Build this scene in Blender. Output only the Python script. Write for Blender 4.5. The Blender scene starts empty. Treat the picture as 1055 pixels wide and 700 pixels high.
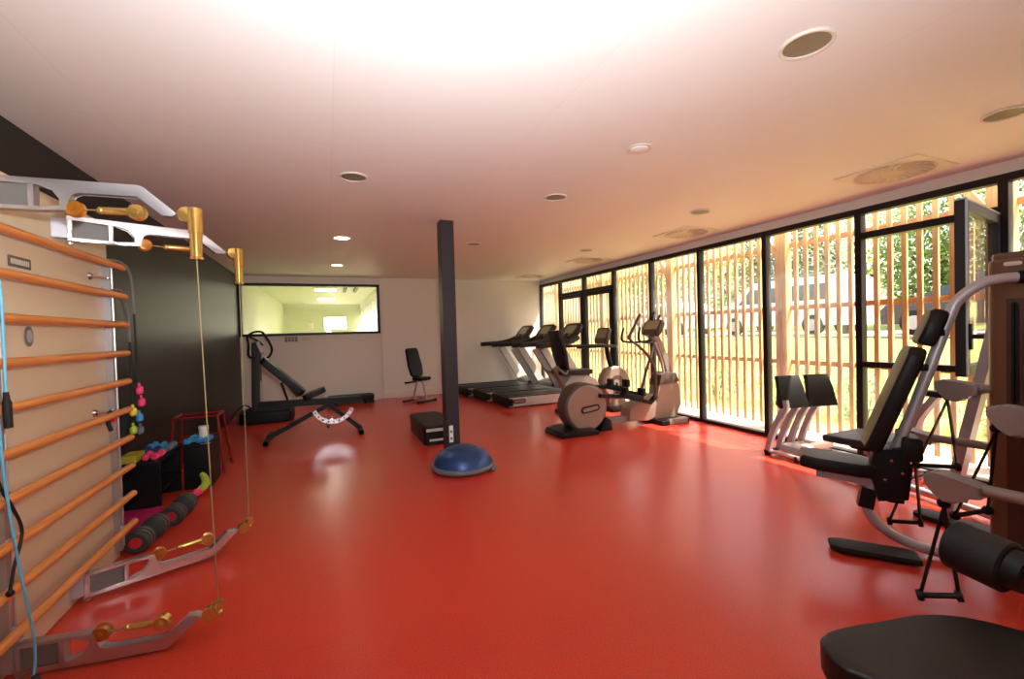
import bpy, bmesh, math, random
from mathutils import Vector as V, Matrix as M
random.seed(7)
C = bpy.context.scene.collection
PI = math.pi

# ------------------------------------------------------------ room dimensions (metres)
XL, XR, YB, YF, HC = -1.574, 5.013, 9.93, -3.0, 2.637
M0, DM = 2.717, 1.0324          # window posts: y = M0 + DM*i

# ------------------------------------------------------------ materials
def lin(c):
    return tuple((v/255/12.92 if v/255 <= .04045 else ((v/255+.055)/1.055)**2.4) for v in c)
def mat(name, col, rough=.5, metal=0., var=.06, scale=14., bump=0., bscale=200., spec=.5, coat=0., trans=0., ior=1.45):
    m = bpy.data.materials.new(name); m.use_nodes = True
    nt = m.node_tree; b = nt.nodes['Principled BSDF']
    c = lin(col)
    b.inputs['Roughness'].default_value = rough; b.inputs['Metallic'].default_value = metal
    b.inputs['Specular IOR Level'].default_value = spec; b.inputs['IOR'].default_value = ior
    b.inputs['Coat Weight'].default_value = coat; b.inputs['Transmission Weight'].default_value = trans
    tc = nt.nodes.new('ShaderNodeTexCoord')
    n = nt.nodes.new('ShaderNodeTexNoise'); n.inputs['Scale'].default_value = scale; n.inputs['Detail'].default_value = 4
    nt.links.new(tc.outputs['Object'], n.inputs['Vector'])
    r = nt.nodes.new('ShaderNodeMix'); r.data_type = 'RGBA'
    r.inputs[6].default_value = (*[v*(1-var) for v in c], 1); r.inputs[7].default_value = (*[min(1, v*(1+var)) for v in c], 1)
    nt.links.new(n.outputs['Fac'], r.inputs[0]); nt.links.new(r.outputs[2], b.inputs['Base Color'])
    if bump:
        n2 = nt.nodes.new('ShaderNodeTexNoise'); n2.inputs['Scale'].default_value = bscale
        nt.links.new(tc.outputs['Object'], n2.inputs['Vector'])
        bp = nt.nodes.new('ShaderNodeBump'); bp.inputs['Strength'].default_value = bump; bp.inputs['Distance'].default_value = .002
        nt.links.new(n2.outputs['Fac'], bp.inputs['Height']); nt.links.new(bp.outputs['Normal'], b.inputs['Normal'])
    return m
def wood(name, a, bcol, rough=.45, axis='Y', scale=6):
    m = mat(name, a, rough); nt = m.node_tree; b = nt.nodes['Principled BSDF']
    tc = nt.nodes.new('ShaderNodeTexCoord'); mp = nt.nodes.new('ShaderNodeMapping')
    mp.inputs['Scale'].default_value = {'Y': (30, 1.5, 30), 'Z': (30, 30, 1.5), 'X': (1.5, 30, 30)}[axis]
    n = nt.nodes.new('ShaderNodeTexNoise'); n.inputs['Scale'].default_value = scale/3; n.inputs['Detail'].default_value = 6
    r = nt.nodes.new('ShaderNodeValToRGB'); r.color_ramp.elements[0].color = (*lin(a), 1); r.color_ramp.elements[1].color = (*lin(bcol), 1)
    r.color_ramp.elements[0].position = .35; r.color_ramp.elements[1].position = .65
    nt.links.new(tc.outputs['Object'], mp.inputs[0]); nt.links.new(mp.outputs[0], n.inputs[0])
    nt.links.new(n.outputs['Fac'], r.inputs[0]); nt.links.new(r.outputs[0], b.inputs['Base Color'])
    return m
def emis(name, col, s):
    m = bpy.data.materials.new(name); m.use_nodes = True; b = m.node_tree.nodes['Principled BSDF']
    b.inputs['Base Color'].default_value = (*lin(col), 1)
    b.inputs['Emission Color'].default_value = (*lin(col), 1); b.inputs['Emission Strength'].default_value = s
    return m
def glassmat(name, tint=(1, 1, 1), spec=1.0, haze=.035):
    m = bpy.data.materials.new(name); m.use_nodes = True; nt = m.node_tree
    for n in list(nt.nodes):
        if n.type != 'OUTPUT_MATERIAL': nt.nodes.remove(n)
    out = nt.nodes['Material Output']
    t = nt.nodes.new('ShaderNodeBsdfTransparent'); t.inputs[0].default_value = (*tint, 1)
    g = nt.nodes.new('ShaderNodeBsdfGlossy'); g.inputs['Roughness'].default_value = .01
    f = nt.nodes.new('ShaderNodeLayerWeight'); f.inputs[0].default_value = .5
    pw = nt.nodes.new('ShaderNodeMath'); pw.operation = 'POWER'; pw.inputs[1].default_value = 5
    mu = nt.nodes.new('ShaderNodeMath'); mu.operation = 'MULTIPLY_ADD'; mu.inputs[1].default_value = .9*spec; mu.inputs[2].default_value = .035*spec
    x = nt.nodes.new('ShaderNodeMixShader'); hz = nt.nodes.new('ShaderNodeMixShader'); hz.inputs[0].default_value = haze
    tl = nt.nodes.new('ShaderNodeBsdfTranslucent'); tl.inputs[0].default_value = (1, 1, 1, 1)
    nt.links.new(f.outputs['Facing'], pw.inputs[0]); nt.links.new(pw.outputs[0], mu.inputs[0]); nt.links.new(mu.outputs[0], x.inputs[0])
    nt.links.new(t.outputs[0], hz.inputs[1]); nt.links.new(tl.outputs[0], hz.inputs[2])
    nt.links.new(hz.outputs[0], x.inputs[1]); nt.links.new(g.outputs[0], x.inputs[2]); nt.links.new(x.outputs[0], out.inputs[0])
    return m

MT = {}
MT['ceil'] = mat('white_ceiling_paint', (236, 233, 228), .55, var=.01)
MT['white'] = mat('white_wall_paint', (232, 228, 216), .45, var=.015, scale=3)
MT['black_wall'] = mat('black_gloss_wall', (30, 31, 27), .42, var=.1, scale=2, spec=.35)
MT['frame'] = mat('black_window_frame', (24, 20, 22), .4, spec=.4)
MT['column'] = mat('charcoal_paint', (46, 43, 46), .42)
MT['glass'] = glassmat('window_glass')
MT['pulley_gold'] = mat('amber_gold', (208, 166, 88), .2, metal=.75, coat=.3)
MT['amber'] = mat('amber_wheel', (170, 104, 34), .2, metal=.35, coat=.4)
MT['vent'] = mat('vent_vanes', (205, 190, 172), .5)
MT['alu'] = mat('brushed_aluminium', (190, 190, 195), .32, metal=.85, var=.03, scale=40)
MT['alu_w'] = mat('polished_aluminium', (222, 220, 222), .22, metal=.8, var=.03)
MT['strip'] = mat('pale_blue_strip', (176, 196, 208), .35)
MT['chrome'] = mat('chrome', (225, 225, 228), .12, metal=1)
MT['silver'] = mat('silver_paint', (178, 176, 180), .36, metal=.25)
MT['silver_d'] = mat('dull_silver_paint', (140, 130, 126), .42, metal=.2)
MT['panel'] = mat('cream_panel', (214, 198, 168), .45, var=.03, scale=2)
MT['rung'] = wood('beech_rung', (204, 128, 62), (224, 150, 82), .38, 'Y')
MT['slat'] = wood('cedar_slat', (202, 152, 92), (224, 182, 122), .6, 'Z')
MT['rail'] = wood('cedar_rail', (192, 134, 80), (214, 162, 106), .6, 'Y')
MT['cable'] = mat('yellow_steel_cable', (150, 134, 92), .4, metal=.4)
MT['black'] = mat('black_plastic', (18, 18, 19), .45, spec=.3)
MT['rubber'] = mat('black_rubber', (17, 17, 17), .65, bump=.2)
MT['vinyl'] = mat('black_upholstery', (19, 19, 19), .42, bump=.25, bscale=350, spec=.35)
MT['vinyl_b'] = mat('blue_black_upholstery', (40, 46, 54), .4, bump=.2, bscale=350)
MT['foam'] = mat('black_foam', (22, 23, 22), .7, bump=.4, bscale=120)
MT['grey'] = mat('grey_plastic', (110, 107, 104), .5)
MT['grey_l'] = mat('light_grey_plastic', (188, 188, 184), .4)
MT['taupe'] = mat('taupe_plastic', (146, 128, 114), .42, metal=.1)
MT['taupe_d'] = mat('dark_taupe_plastic', (84, 70, 64), .45)
MT['tread_d'] = mat('graphite_plastic', (40, 36, 33), .45, spec=.35)
MT['belt'] = mat('treadmill_belt', (25, 25, 25), .55, bump=.3)
MT['screen'] = mat('console_screen', (158, 162, 132), .2, coat=.5)
MT['brown'] = mat('brown_casing', (104, 76, 56), .3, coat=.3, var=.08, scale=4)
MT['brown_d'] = mat('dark_brown_casing', (70, 46, 36), .35, coat=.2)
MT['blue'] = mat('pearl_blue_dome', (44, 76, 126), .38, metal=.4, coat=.1)
MT['rim'] = mat('grey_rim', (104, 110, 116), .5)
MT['red_paint'] = mat('red_paint', (128, 20, 20), .4)
MT['iron'] = mat('dark_grey_rubber', (52, 54, 50), .6)
MT['red'] = mat('red_plastic', (186, 38, 44), .45)
MT['pink'] = mat('pink_foam', (232, 66, 118), .5)
MT['magenta'] = mat('magenta_mat', (190, 32, 98), .6)
MT['yellow'] = mat('yellow_foam', (226, 214, 60), .5)
MT['yellow_d'] = mat('olive_yellow', (190, 176, 50), .55)
MT['lime'] = mat('lime_foam', (172, 196, 60), .5)
MT['sky'] = mat('sky_blue_neoprene', (60, 150, 205), .55)
MT['navy'] = mat('navy_neoprene', (36, 46, 110), .55)
MT['slate'] = mat('slate_neoprene', (96, 112, 120), .55)
MT['cord_b'] = mat('light_blue_cord', (100, 185, 220), .4)
MT['tub'] = mat('white_plastic', (235, 232, 226), .35)
MT['lawn'] = mat('sunlit_grass', (134, 142, 62), .9, var=.35, scale=1.6, bump=.5, bscale=40)
MT['asphalt'] = mat('asphalt', (150, 146, 138), .9)
MT['concrete'] = mat('pale_concrete', (205, 192, 180), .8, bump=.1)
MT['leaf1'] = mat('leaf_dark', (62, 88, 36), .6, var=.4, scale=3)
MT['leaf2'] = mat('leaf_mid', (104, 132, 48), .6, var=.4, scale=3)
MT['leaf3'] = mat('leaf_light', (150, 168, 72), .6, var=.3, scale=3)
MT['bark'] = mat('bark', (96, 78, 60), .85, bump=.6, bscale=30)
MT['car_w'] = mat('white_car_paint', (226, 230, 236), .25, coat=.6)
MT['car_d'] = mat('dark_car_paint', (40, 46, 66), .25, coat=.6)
MT['car_g'] = mat('dark_car_glass', (50, 60, 72), .08)
MT['lamp_off'] = mat('frosted_lamp_glass', (122, 104, 88), .35)
MT['lamp_ring'] = mat('lamp_ring', (226, 216, 200), .4)
MT['lamp_on'] = emis('lit_lamp', (255, 238, 205), 5.)
MT['lamp_and_glare'] = emis('lit_panel', (255, 250, 235), 5.)  # ceiling panels, and the added glare rectangle on the far wall
MT['hall'] = mat('pale_yellow_wall', (204, 208, 174), .6, var=.02, scale=2)
MT['paper'] = mat('paper_notice', (205, 198, 182), .6, var=.15, scale=60)
MT['ink'] = mat('dark_print', (104, 94, 86), .6)

def floor_mat():
    m = mat('red_vinyl_floor', (200, 58, 42), .25, var=.05, scale=1.2, spec=.6)
    nt = m.node_tree; b = nt.nodes['Principled BSDF']
    tc = nt.nodes.new('ShaderNodeTexCoord'); n = nt.nodes.new('ShaderNodeTexNoise'); n.inputs['Scale'].default_value = 160; n.inputs['Detail'].default_value = 2
    r = nt.nodes.new('ShaderNodeValToRGB'); r.color_ramp.elements[0].position = .3; r.color_ramp.elements[1].position = .72
    r.color_ramp.elements[0].color = (*lin((190, 52, 37)), 1); r.color_ramp.elements[1].color = (*lin((216, 72, 52)), 1)
    nt.links.new(tc.outputs['Object'], n.inputs[0]); nt.links.new(n.outputs['Fac'], r.inputs[0]); nt.links.new(r.outputs[0], b.inputs['Base Color'])
    bp = nt.nodes.new('ShaderNodeBump'); bp.inputs['Strength'].default_value = .06; bp.inputs['Distance'].default_value = .001
    n2 = nt.nodes.new('ShaderNodeTexNoise'); n2.inputs['Scale'].default_value = 90
    nt.links.new(tc.outputs['Object'], n2.inputs[0]); nt.links.new(n2.outputs['Fac'], bp.inputs['Height']); nt.links.new(bp.outputs[0], b.inputs['Normal'])
    return m
MT['floor'] = floor_mat()

def ceil_mat():            # faint joints between ceiling boards
    m = mat('ceiling_boards', (236, 233, 228), .55, var=.01); nt = m.node_tree; b = nt.nodes['Principled BSDF']
    tc = nt.nodes.new('ShaderNodeTexCoord'); mp = nt.nodes.new('ShaderNodeMapping')
    mp.inputs['Location'].default_value = (-.07 + 2.3, -3.07 + 6.9, 0)
    br = nt.nodes.new('ShaderNodeTexBrick'); br.offset = 0; br.squash = 1
    br.inputs['Scale'].default_value = 1; br.inputs['Brick Width'].default_value = 1.15; br.inputs['Row Height'].default_value = 2.3
    br.inputs['Mortar Size'].default_value = .0035; br.inputs['Mortar Smooth'].default_value = .2
    a = lin((236, 233, 228)); br.inputs['Color1'].default_value = (*a, 1); br.inputs['Color2'].default_value = (*[v*.985 for v in a], 1)
    br.inputs['Mortar'].default_value = (*[v*.93 for v in a], 1)
    nt.links.new(tc.outputs['Object'], mp.inputs[0]); nt.links.new(mp.outputs[0], br.inputs[0]); nt.links.new(br.outputs['Color'], b.inputs['Base Color'])
    return m
MT['ceil_b'] = ceil_mat()

# ------------------------------------------------------------ mesh builder
def frame(o, x, y):
    x = V(x).normalized(); y = V(y); y = (y - x*y.dot(x)).normalized(); z = x.cross(y)
    return M(((x.x, y.x, z.x, o[0]), (x.y, y.y, z.y, o[1]), (x.z, y.z, z.z, o[2]), (0, 0, 0, 1)))
def catmull(p, n):
    p = [V(q) for q in p]; out = []
    for i in range(len(p)-1):
        a = p[i-1] if i else p[0]*2-p[1]; b, c = p[i], p[i+1]; d = p[i+2] if i+2 < len(p) else p[-1]*2-p[-2]
        for k in range(n):
            t = k/n; out.append(.5*((2*b)+(c-a)*t+(2*a-5*b+4*c-d)*t*t+(3*b-a-3*c+d)*t**3))
    out.append(p[-1]); return out
def rrect(w, h, r, n=5, cx=0, cy=0):
    o = []
    for sx, sy, a0 in ((1, 1, 0), (-1, 1, 90), (-1, -1, 180), (1, -1, 270)):
        for k in range(n+1):
            a = math.radians(a0+90*k/n); o.append((cx+sx*(w/2-r)+r*math.cos(a), cy+sy*(h/2-r)+r*math.sin(a)))
    return o
TURN = [M()]          # a station standing at an angle to the room is built square, then turned
class MB:
    def __init__(s): s.bm = bmesh.new()
    def _bev(s, fs, bev, seg):
        if bev:
            es = {e for f in fs for e in f.edges}
            bmesh.ops.bevel(s.bm, geom=list(es), offset=bev, segments=seg, profile=.6, affect='EDGES', clamp_overlap=True)
    def box(s, lo, hi, T=None, bev=0, seg=2):
        T = T or M()
        v = [s.bm.verts.new(T @ V((x, y, z))) for x in (lo[0], hi[0]) for y in (lo[1], hi[1]) for z in (lo[2], hi[2])]
        fs = [s.bm.faces.new([v[i] for i in q]) for q in ((0, 1, 3, 2), (4, 6, 7, 5), (0, 4, 5, 1), (2, 3, 7, 6), (0, 2, 6, 4), (1, 5, 7, 3))]
        s._bev(fs, bev, seg); return s
    def prism(s, pts, t, T=None, bev=0, seg=2):       # outline in local xy, extruded z in [-t/2, t/2]
        T = T or M()
        a = [s.bm.verts.new(T @ V((x, y, -t/2))) for x, y in pts]; b = [s.bm.verts.new(T @ V((x, y, t/2))) for x, y in pts]
        n = len(pts)
        caps = [s.bm.faces.new(a[::-1]), s.bm.faces.new(b)]
        for i in range(n): s.bm.faces.new((a[i], a[(i+1) % n], b[(i+1) % n], b[i]))
        s._bev(caps, bev, seg); return s
    def tube(s, pts, r, n=10, smooth=0, closed=False, sec=None, caps=True, up=None):
        p = [V(q) for q in pts]
        if closed and smooth: p = catmull([p[-1]]+p+[p[0], p[1]], smooth)[smooth:-smooth-1]
        elif smooth: p = catmull(p, smooth)
        N = len(p); rs = r if isinstance(r, (list, tuple)) else None
        rings = []; prev = None
        for i in range(N):
            if closed: d = p[(i+1) % N]-p[i-1]
            else: d = p[min(i+1, N-1)]-p[max(i-1, 0)]
            d = d.normalized() if d.length > 1e-9 else V((0, 0, 1))
            if up is not None: u = V(up)
            elif prev is None: u = V((0, 0, 1)) if abs(d.z) < .9 else V((1, 0, 0))
            else: u = prev
            u = (u-d*u.dot(d)); u = u.normalized() if u.length > 1e-6 else d.orthogonal().normalized()
            prev = u; w = d.cross(u)
            if rs: q = i*(len(rs)-1)/(N-1); k = min(int(q), len(rs)-2); rad = rs[k]+(rs[k+1]-rs[k])*(q-k)
            else: rad = r
            if sec: ring = [p[i]+u*a+w*b for a, b in sec]
            else: ring = [p[i]+(u*math.cos(2*PI*k/n)+w*math.sin(2*PI*k/n))*rad for k in range(n)]
            rings.append([s.bm.verts.new(q) for q in ring])
        m = len(rings[0])
        for i in range(N if closed else N-1):
            A, B = rings[i], rings[(i+1) % N]
            for k in range(m): s.bm.faces.new((A[k], A[(k+1) % m], B[(k+1) % m], B[k]))
        if caps and not closed: s.bm.faces.new(rings[0][::-1]); s.bm.faces.new(rings[-1])
        return s
    def cyl(s, a, b, r, r2=None, n=20): return s.tube([a, b], [r, r if r2 is None else r2], n)
    def lathe(s, prof, o=(0, 0, 0), ax=(0, 0, 1), n=28, ring=False):  # prof: (r, h)
        T = frame(o, V(ax).orthogonal(), V(ax).cross(V(ax).orthogonal())); rings = []
        for r, h in prof:
            if r < 1e-6: rings.append([s.bm.verts.new(T @ V((0, 0, h)))])
            else: rings.append([s.bm.verts.new(T @ V((r*math.cos(2*PI*k/n), r*math.sin(2*PI*k/n), h))) for k in range(n)])
        for A, B in zip(rings, rings[1:]+(rings[:1] if ring else [])):
            for k in range(n):
                q = [A[k % len(A)], A[(k+1) % len(A)], B[(k+1) % len(B)], B[k % len(B)]]; q = list(dict.fromkeys(q))
                if len(q) > 2: s.bm.faces.new(q)
        if len(rings[0]) > 1 and not ring: s.bm.faces.new(rings[0][::-1])
        if len(rings[-1]) > 1 and not ring: s.bm.faces.new(rings[-1])
        return s
    def ball(s, c, r, n=14, sc=(1, 1, 1)):
        k = max(6, n//2)
        return s.lathe([(r*math.sin(PI*i/k)*sc[0], -r*math.cos(PI*i/k)*sc[2]) for i in range(k+1)], c, (0, 0, 1), n)
    def build(s, name, m, parent=None, sharp=35, **kw):
        bmesh.ops.recalc_face_normals(s.bm, faces=s.bm.faces)
        s.bm.transform(TURN[0])
        if parent is not None: s.bm.transform(inv_world(parent))
        me = bpy.data.meshes.new(name); s.bm.to_mesh(me); s.bm.free()
        me.materials.append(MT[m] if isinstance(m, str) else m); me.shade_smooth(); me.set_sharp_from_angle(angle=math.radians(sharp))
        o = bpy.data.objects.new(name, me); C.objects.link(o)
        if parent is not None: o.parent = parent
        for k, v in kw.items(): o[k] = v
        return o
def inv_world(o):
    T = M()
    while o is not None: T = o.matrix_basis @ T; o = o.parent
    return T.inverted()
def thing(name, label, cat, loc=(0, 0, 0), rz=0, group=None):
    o = bpy.data.objects.new(name, None); C.objects.link(o); o.empty_display_size = .1
    o.matrix_basis = M.Translation(V(loc)) @ M.Rotation(rz, 4, 'Z')
    o['label'] = label; o['category'] = cat
    if group: o['group'] = group
    return o
def dup(o, loc, label=None, rz=None, group=None):
    def cp(a, par):
        c = a.copy(); C.objects.link(c)
        if par: c.parent = par
        for ch in list(a.children): cp(ch, c)
        return c
    kids = cp(o, None); kids.location = loc
    if rz is not None: kids.rotation_euler = (0, 0, rz)
    if label: kids['label'] = label
    if group: kids['group'] = group
    return kids
def struct(name, mb, m, parent=None):
    o = mb.build(name, m, parent)
    if parent is None: o['kind'] = 'structure'
    return o
def sempty(name, loc):
    o = bpy.data.objects.new(name, None); C.objects.link(o); o.location = loc; o.matrix_basis = M.Translation(V(loc)); o['kind'] = 'structure'; return o
def single(o, label, cat, group=None):
    o['label'] = label; o['category'] = cat
    if group: o['group'] = group
    return o

# ------------------------------------------------------------ room shell
struct('floor', MB().box((XL-.2, YF-.2, -.12), (XR+.09, YB+.1, 0)), 'floor')
struct('ceiling', MB().box((XL-.2, YF-.2, HC), (XR+.12, YB+.1, HC+.15)), 'ceil_b')
struct('wall_left', MB().box((XL-.2, YF, 0), (XL, YB, HC)), 'black_wall')
struct('wall_behind', MB().box((XL, YF-.2, 0), (XR, YF, HC)), 'white')
WX1, WZ0, WZ1 = 1.075, 1.432, 2.492
wb = MB()
wb.box((XL, YB, 0), (WX1, YB+.1, WZ0)); wb.box((XL, YB, WZ1), (WX1, YB+.1, HC)); wb.box((WX1, YB, 0), (XR+.09, YB+.1, HC))
wb.box((1.098, YB-.035, 0), (XR-.03, YB, HC))
struct('wall_back', wb, 'white')
struct('baseboard_back', MB().box((1.098, YB-.05, 0), (XR-.03, YB-.035, .16), bev=.004), 'white')
wr = MB().box((XR, YF, 2.533), (XR+.25, YB, HC))
wr.box((XR, YF, 0), (XR+.25, M0-3*DM, 2.533))
struct('wall_right', wr, 'white')

# interior window in the back wall
w1 = sempty('window_1', (-.25, YB, WZ0))
f = MB(); t = .052
for lo, hi in (((XL+.005, WZ0), (WX1, WZ0+t)), ((XL+.005, WZ1-t), (WX1, WZ1)), ((XL+.005, WZ0), (XL+.005+t, WZ1)), ((WX1-t, WZ0), (WX1, WZ1))):
    f.box((lo[0], YB-.03, lo[1]), (hi[0], YB+.1, hi[1]), bev=.003, seg=1)
f.build('window_frame', 'frame', w1)
MB().box((XL+.03, YB+.03, WZ0+.02), (WX1-.03, YB+.038, WZ1-.02)).build('glass_pane', 'glass', w1)

# the glazed wall on the terrace side: ten bays
FZ = 2.533; FX0, FX1 = XR-.045, XR+.045; HW = .03
wn = 2
for i in range(-3, 7):
    y0, y1 = M0+DM*i, min(M0+DM*(i+1), YB-.03)
    w = sempty('window_%d' % wn, (XR, (y0+y1)/2, 0)); wn += 1
    f = MB()
    f.box((FX0, y0-HW, 0), (FX1, y0+HW, FZ), bev=.004, seg=1)
    if i == 6: f.box((FX0, y1-HW, 0), (FX1, y1+HW, FZ))
    f.box((FX0, y0+HW, 0), (FX1, y1-HW, .045)); f.box((FX0, y0+HW, FZ-.062), (FX1, y1-HW, FZ))
    panes = []
    if i in (4, 5):                # the glazed double door
        f.box((FX0, y0+HW, 2.16), (FX1, y1-HW, 2.22))
        panes.append((y0, y1, 2.22, FZ-.05))
        s0, s1 = (y0+HW, y1-HW)
        lf = MB()
        for a, b, c, d in ((s0, s0+.08, .05, 2.155), (s1-.08, s1, .05, 2.155), (s0+.08, s1-.08, .05, .15), (s0+.08, s1-.08, 2.075, 2.155)):
            lf.box((FX0-.012, a, c), (FX1-.03, b, d), bev=.004, seg=1)
        lf.build('door_leaf', 'frame', w)
        if i == 4:
            h = MB().box((FX0-.03, s1-.055, 1.0), (FX0-.012, s1-.025, 1.18), bev=.003); h.tube([(FX0-.03, s1-.04, 1.1), (FX0-.075, s1-.04, 1.1), (FX0-.08, s1-.16, 1.1)], .009, 8)
            h.build('door_handle', 'black', w)
        panes.append((y0+.1, y1-.1, .14, 2.08))
    elif i == -1:                  # the bay whose sash stands open
        f.box((FX0, y0+HW, 2.22), (FX1, y1-HW, 2.285)); f.box((FX0, y0+HW, .935), (FX1, y1-HW, .99))
        panes += [(y0, y1, 2.28, FZ-.05), (y0, y1, .04, .94)]
    else: panes.append((y0, y1, .04, FZ-.05))
    f.build('window_frame', 'frame', w)
    for a, b, c, d in panes: MB().box((XR-.006, a+.02, c), (XR+.006, b-.02, d)).build('glass_pane', 'glass', w)
    if i == -1:
        hy = y0+HW+.01; ang = math.radians(99)
        d = V((-math.sin(ang), math.cos(ang), 0)); T = frame((FX0-.005, hy, .99), d, (0, 0, 1))   # local x along sash, y up
        L, Hh = .93, 1.225
        s = MB()
        for lo, hi in (((0, 0), (.075, Hh)), ((L-.075, 0), (L, Hh)), ((.075, 0), (L-.075, .075)), ((.075, Hh-.075), (L-.075, Hh))):
            s.box((lo[0], lo[1], -.03), (hi[0], hi[1], .03), T, bev=.004, seg=1)
        sash = s.build('sash', 'frame', w)
        sg = MB()
        sg.box((.07, .07, -.006), (L-.07, Hh-.07, .006), T)
        sg.build('glass_pane', 'glass', sash)
        sl = MB()
        sl.box((0, Hh, -.03), (L, Hh+.012, .03), T); sl.box((L-.004, 0, -.036), (L+.004, Hh+.012, -.026), T)
        sl.build('edge_strip', 'strip', sash)
        h = MB().box((L-.055, .19, -.05), (L-.02, .37, -.03), T, bev=.004)
        h.tube([T @ V((L-.04, .28, -.04)), T @ V((L-.04, .28, -.10)), T @ V((L-.06, .278, -.12))], .016, 8)
        h.build('sash_handle', 'black', sash)

# structural column
struct('column', MB().box((1.119+.055, 4.70, 0), (1.119+.205, 4.86, HC), bev=.004, seg=1), 'column')

# ------------------------------------------------------------ the room behind the interior window
yb2 = 19.6
struct('floor_adjoining', MB().box((XL-.2, YB+.1, -.12), (1.5, yb2+.1, 0)), 'hall')
struct('ceiling_adjoining', MB().box((XL-.2, YB+.1, HC+.08), (1.6, yb2+.1, HC+.2)), 'hall')
struct('wall_adjoining_left', MB().box((XL-.2, YB+.1, 0), (XL, yb2, HC+.1)), 'hall')
b = MB().box((XL, yb2, 0), (1.5, yb2+.15, HC+.1))
struct('wall_adjoining_end', b, 'hall')
b = MB(); b.box((1.33, YB+.1, 0), (1.5, 11.0, HC+.1)); b.box((1.33, 11.0, 2.45), (1.5, yb2, HC+.1)); b.box((1.33, 11, 0), (1.5, yb2, .35))
y = 11.5
while y < yb2: b.box((1.33, y, .3), (1.5, y+.32, 2.5)); y += 1.05
struct('wall_adjoining_right', b, 'white')
for yy, lab in ((13.2, 'bright square ceiling panel seen through the interior window, nearer one'), (16.6, 'bright square ceiling panel seen through the interior window, farther one')):
    t = thing('ceiling_panel_light', lab, 'light', (.0, yy, HC+.05), group='lit panels in the adjoining room')
    MB().box((-.3, yy-.3, HC+.055), (.3, yy+.3, HC+.08), bev=.004).build('housing', 'lamp_ring', t)
    MB().box((-.27, yy-.27, HC+.045), (.27, yy+.27, HC+.054)).build('diffuser', 'lamp_and_glare', t)
for k in range(2):
    t = MB().box((.45+.28*k, 11.2, HC), (.53+.28*k, 13.4, HC+.08), bev=.005).build('ceiling_track', 'black')
    single(t, ('dark ceiling track nearer the middle of the adjoining room', 'dark ceiling track nearer the windows of the adjoining room')[k], 'track', 'ceiling tracks in the adjoining room')
t = thing('glare_panel', 'added glowing rectangle imitating a glare, on the far yellow wall behind the interior window', 'light', (.3, yb2, 1.7))  # no real fitting: a glowing box added to imitate a glare in the window
MB().box((-.12, yb2-.06, 1.66), (.78, yb2, 2.2), bev=.01).build('housing', 'lamp_ring', t); MB().box((-.09, yb2-.07, 1.69), (.75, yb2-.058, 2.17)).build('diffuser', 'lamp_and_glare', t)
t = MB().box((-.72, yb2-.03, 1.72), (-.5, yb2, 1.95), bev=.01).build('wall_box', 'lamp_ring'); single(t, 'small pale box on the far yellow wall behind the interior window', 'box')

# ------------------------------------------------------------ ceiling fittings
def downlight(x, y, lit, label):
    t = thing('ceiling_light', label, 'light', (x, y, HC), group='round recessed ceiling lights')
    MB().lathe([(.092, -.001), (.105, -.001), (.108, -.008), (.103, -.012), (.092, -.010)], (x, y, HC), ring=True).build('trim_ring', 'lamp_ring', t)
    MB().lathe([(.0, -.006), (.06, -.006), (.092, -.004)], (x, y, HC)).build('lamp_disc', 'lamp_on' if lit else 'lamp_off', t)
    return t
for x, y, l, lab in ((2.0, 1.285, 0, 'large-looking unlit round ceiling light, highest one in view'),
                     (3.84, 1.29, 0, 'unlit round ceiling light above the open window sash'),
                     (.23, 3.62, 0, 'unlit round ceiling light between the wall bars and the column'),
                     (2.0, 3.6, 0, 'unlit round ceiling light just beyond the top of the column'),
                     (3.77, 3.58, 0, 'unlit round ceiling light beside the middle square air diffuser'),
                     (.21, 5.91, 1, 'lit round ceiling light, nearer of the two glowing ones'),
                     (.20, 8.19, 1, 'lit round ceiling light close to the interior window'),
                     (1.93, 5.85, 0, 'small unlit round ceiling light above the treadmills'),
                     (3.79, 5.88, 0, 'small unlit round ceiling light above the stationary bike')):
    downlight(x, y, l, lab)
def diffuser(x, y, label):
    t = thing('ceiling_vent', label, 'vent', (x, y, HC), group='square ceiling air diffusers')
    MB().prism(rrect(.6, .6, .01, 2), .012, M.Translation((x, y, HC-.004))).build('plate', 'lamp_ring', t)
    d = MB()
    for k in range(24):
        a = 2*PI*k/24; T = M.Translation((x, y, HC-.014)) @ M.Rotation(a, 4, 'Z')
        d.box((.09, -.0145, -.003), (.245, .0145, .002), T @ M.Rotation(.12, 4, 'X'))
    d.lathe([(0, -.004), (.085, -.004), (.09, 0)], (x, y, HC-.013)); d.lathe([(.25, -.002), (.26, -.006), (.27, -.002)], (x, y, HC-.012), ring=True)
    d.build('swirl_vanes', 'vent', t)
diffuser(4.40, 2.13, 'square ceiling air diffuser with swirl vanes above the open sash')
diffuser(4.43, 4.45, 'square ceiling air diffuser in the middle of the window side')
diffuser(4.37, 6.72, 'square ceiling air diffuser above the stationary bike and treadmills')
diffuser(4.35, 9.0, 'square ceiling air diffuser in the far corner by the back wall')
t = thing('smoke_detector', 'small round white detector on the ceiling with a thin ring', 'detector', (2.03, 2.45, HC))
MB().lathe([(.0, -.022), (.035, -.02), (.06, -.012), (.065, 0)], (2.03, 2.45, HC)).build('sensor_head', 'ceil', t)
MB().lathe([(.065, -.001), (.085, -.001), (.088, -.008), (.078, -.01), (.066, -.006)], (2.03, 2.45, HC), ring=True).build('base_ring', 'lamp_ring', t)

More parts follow.
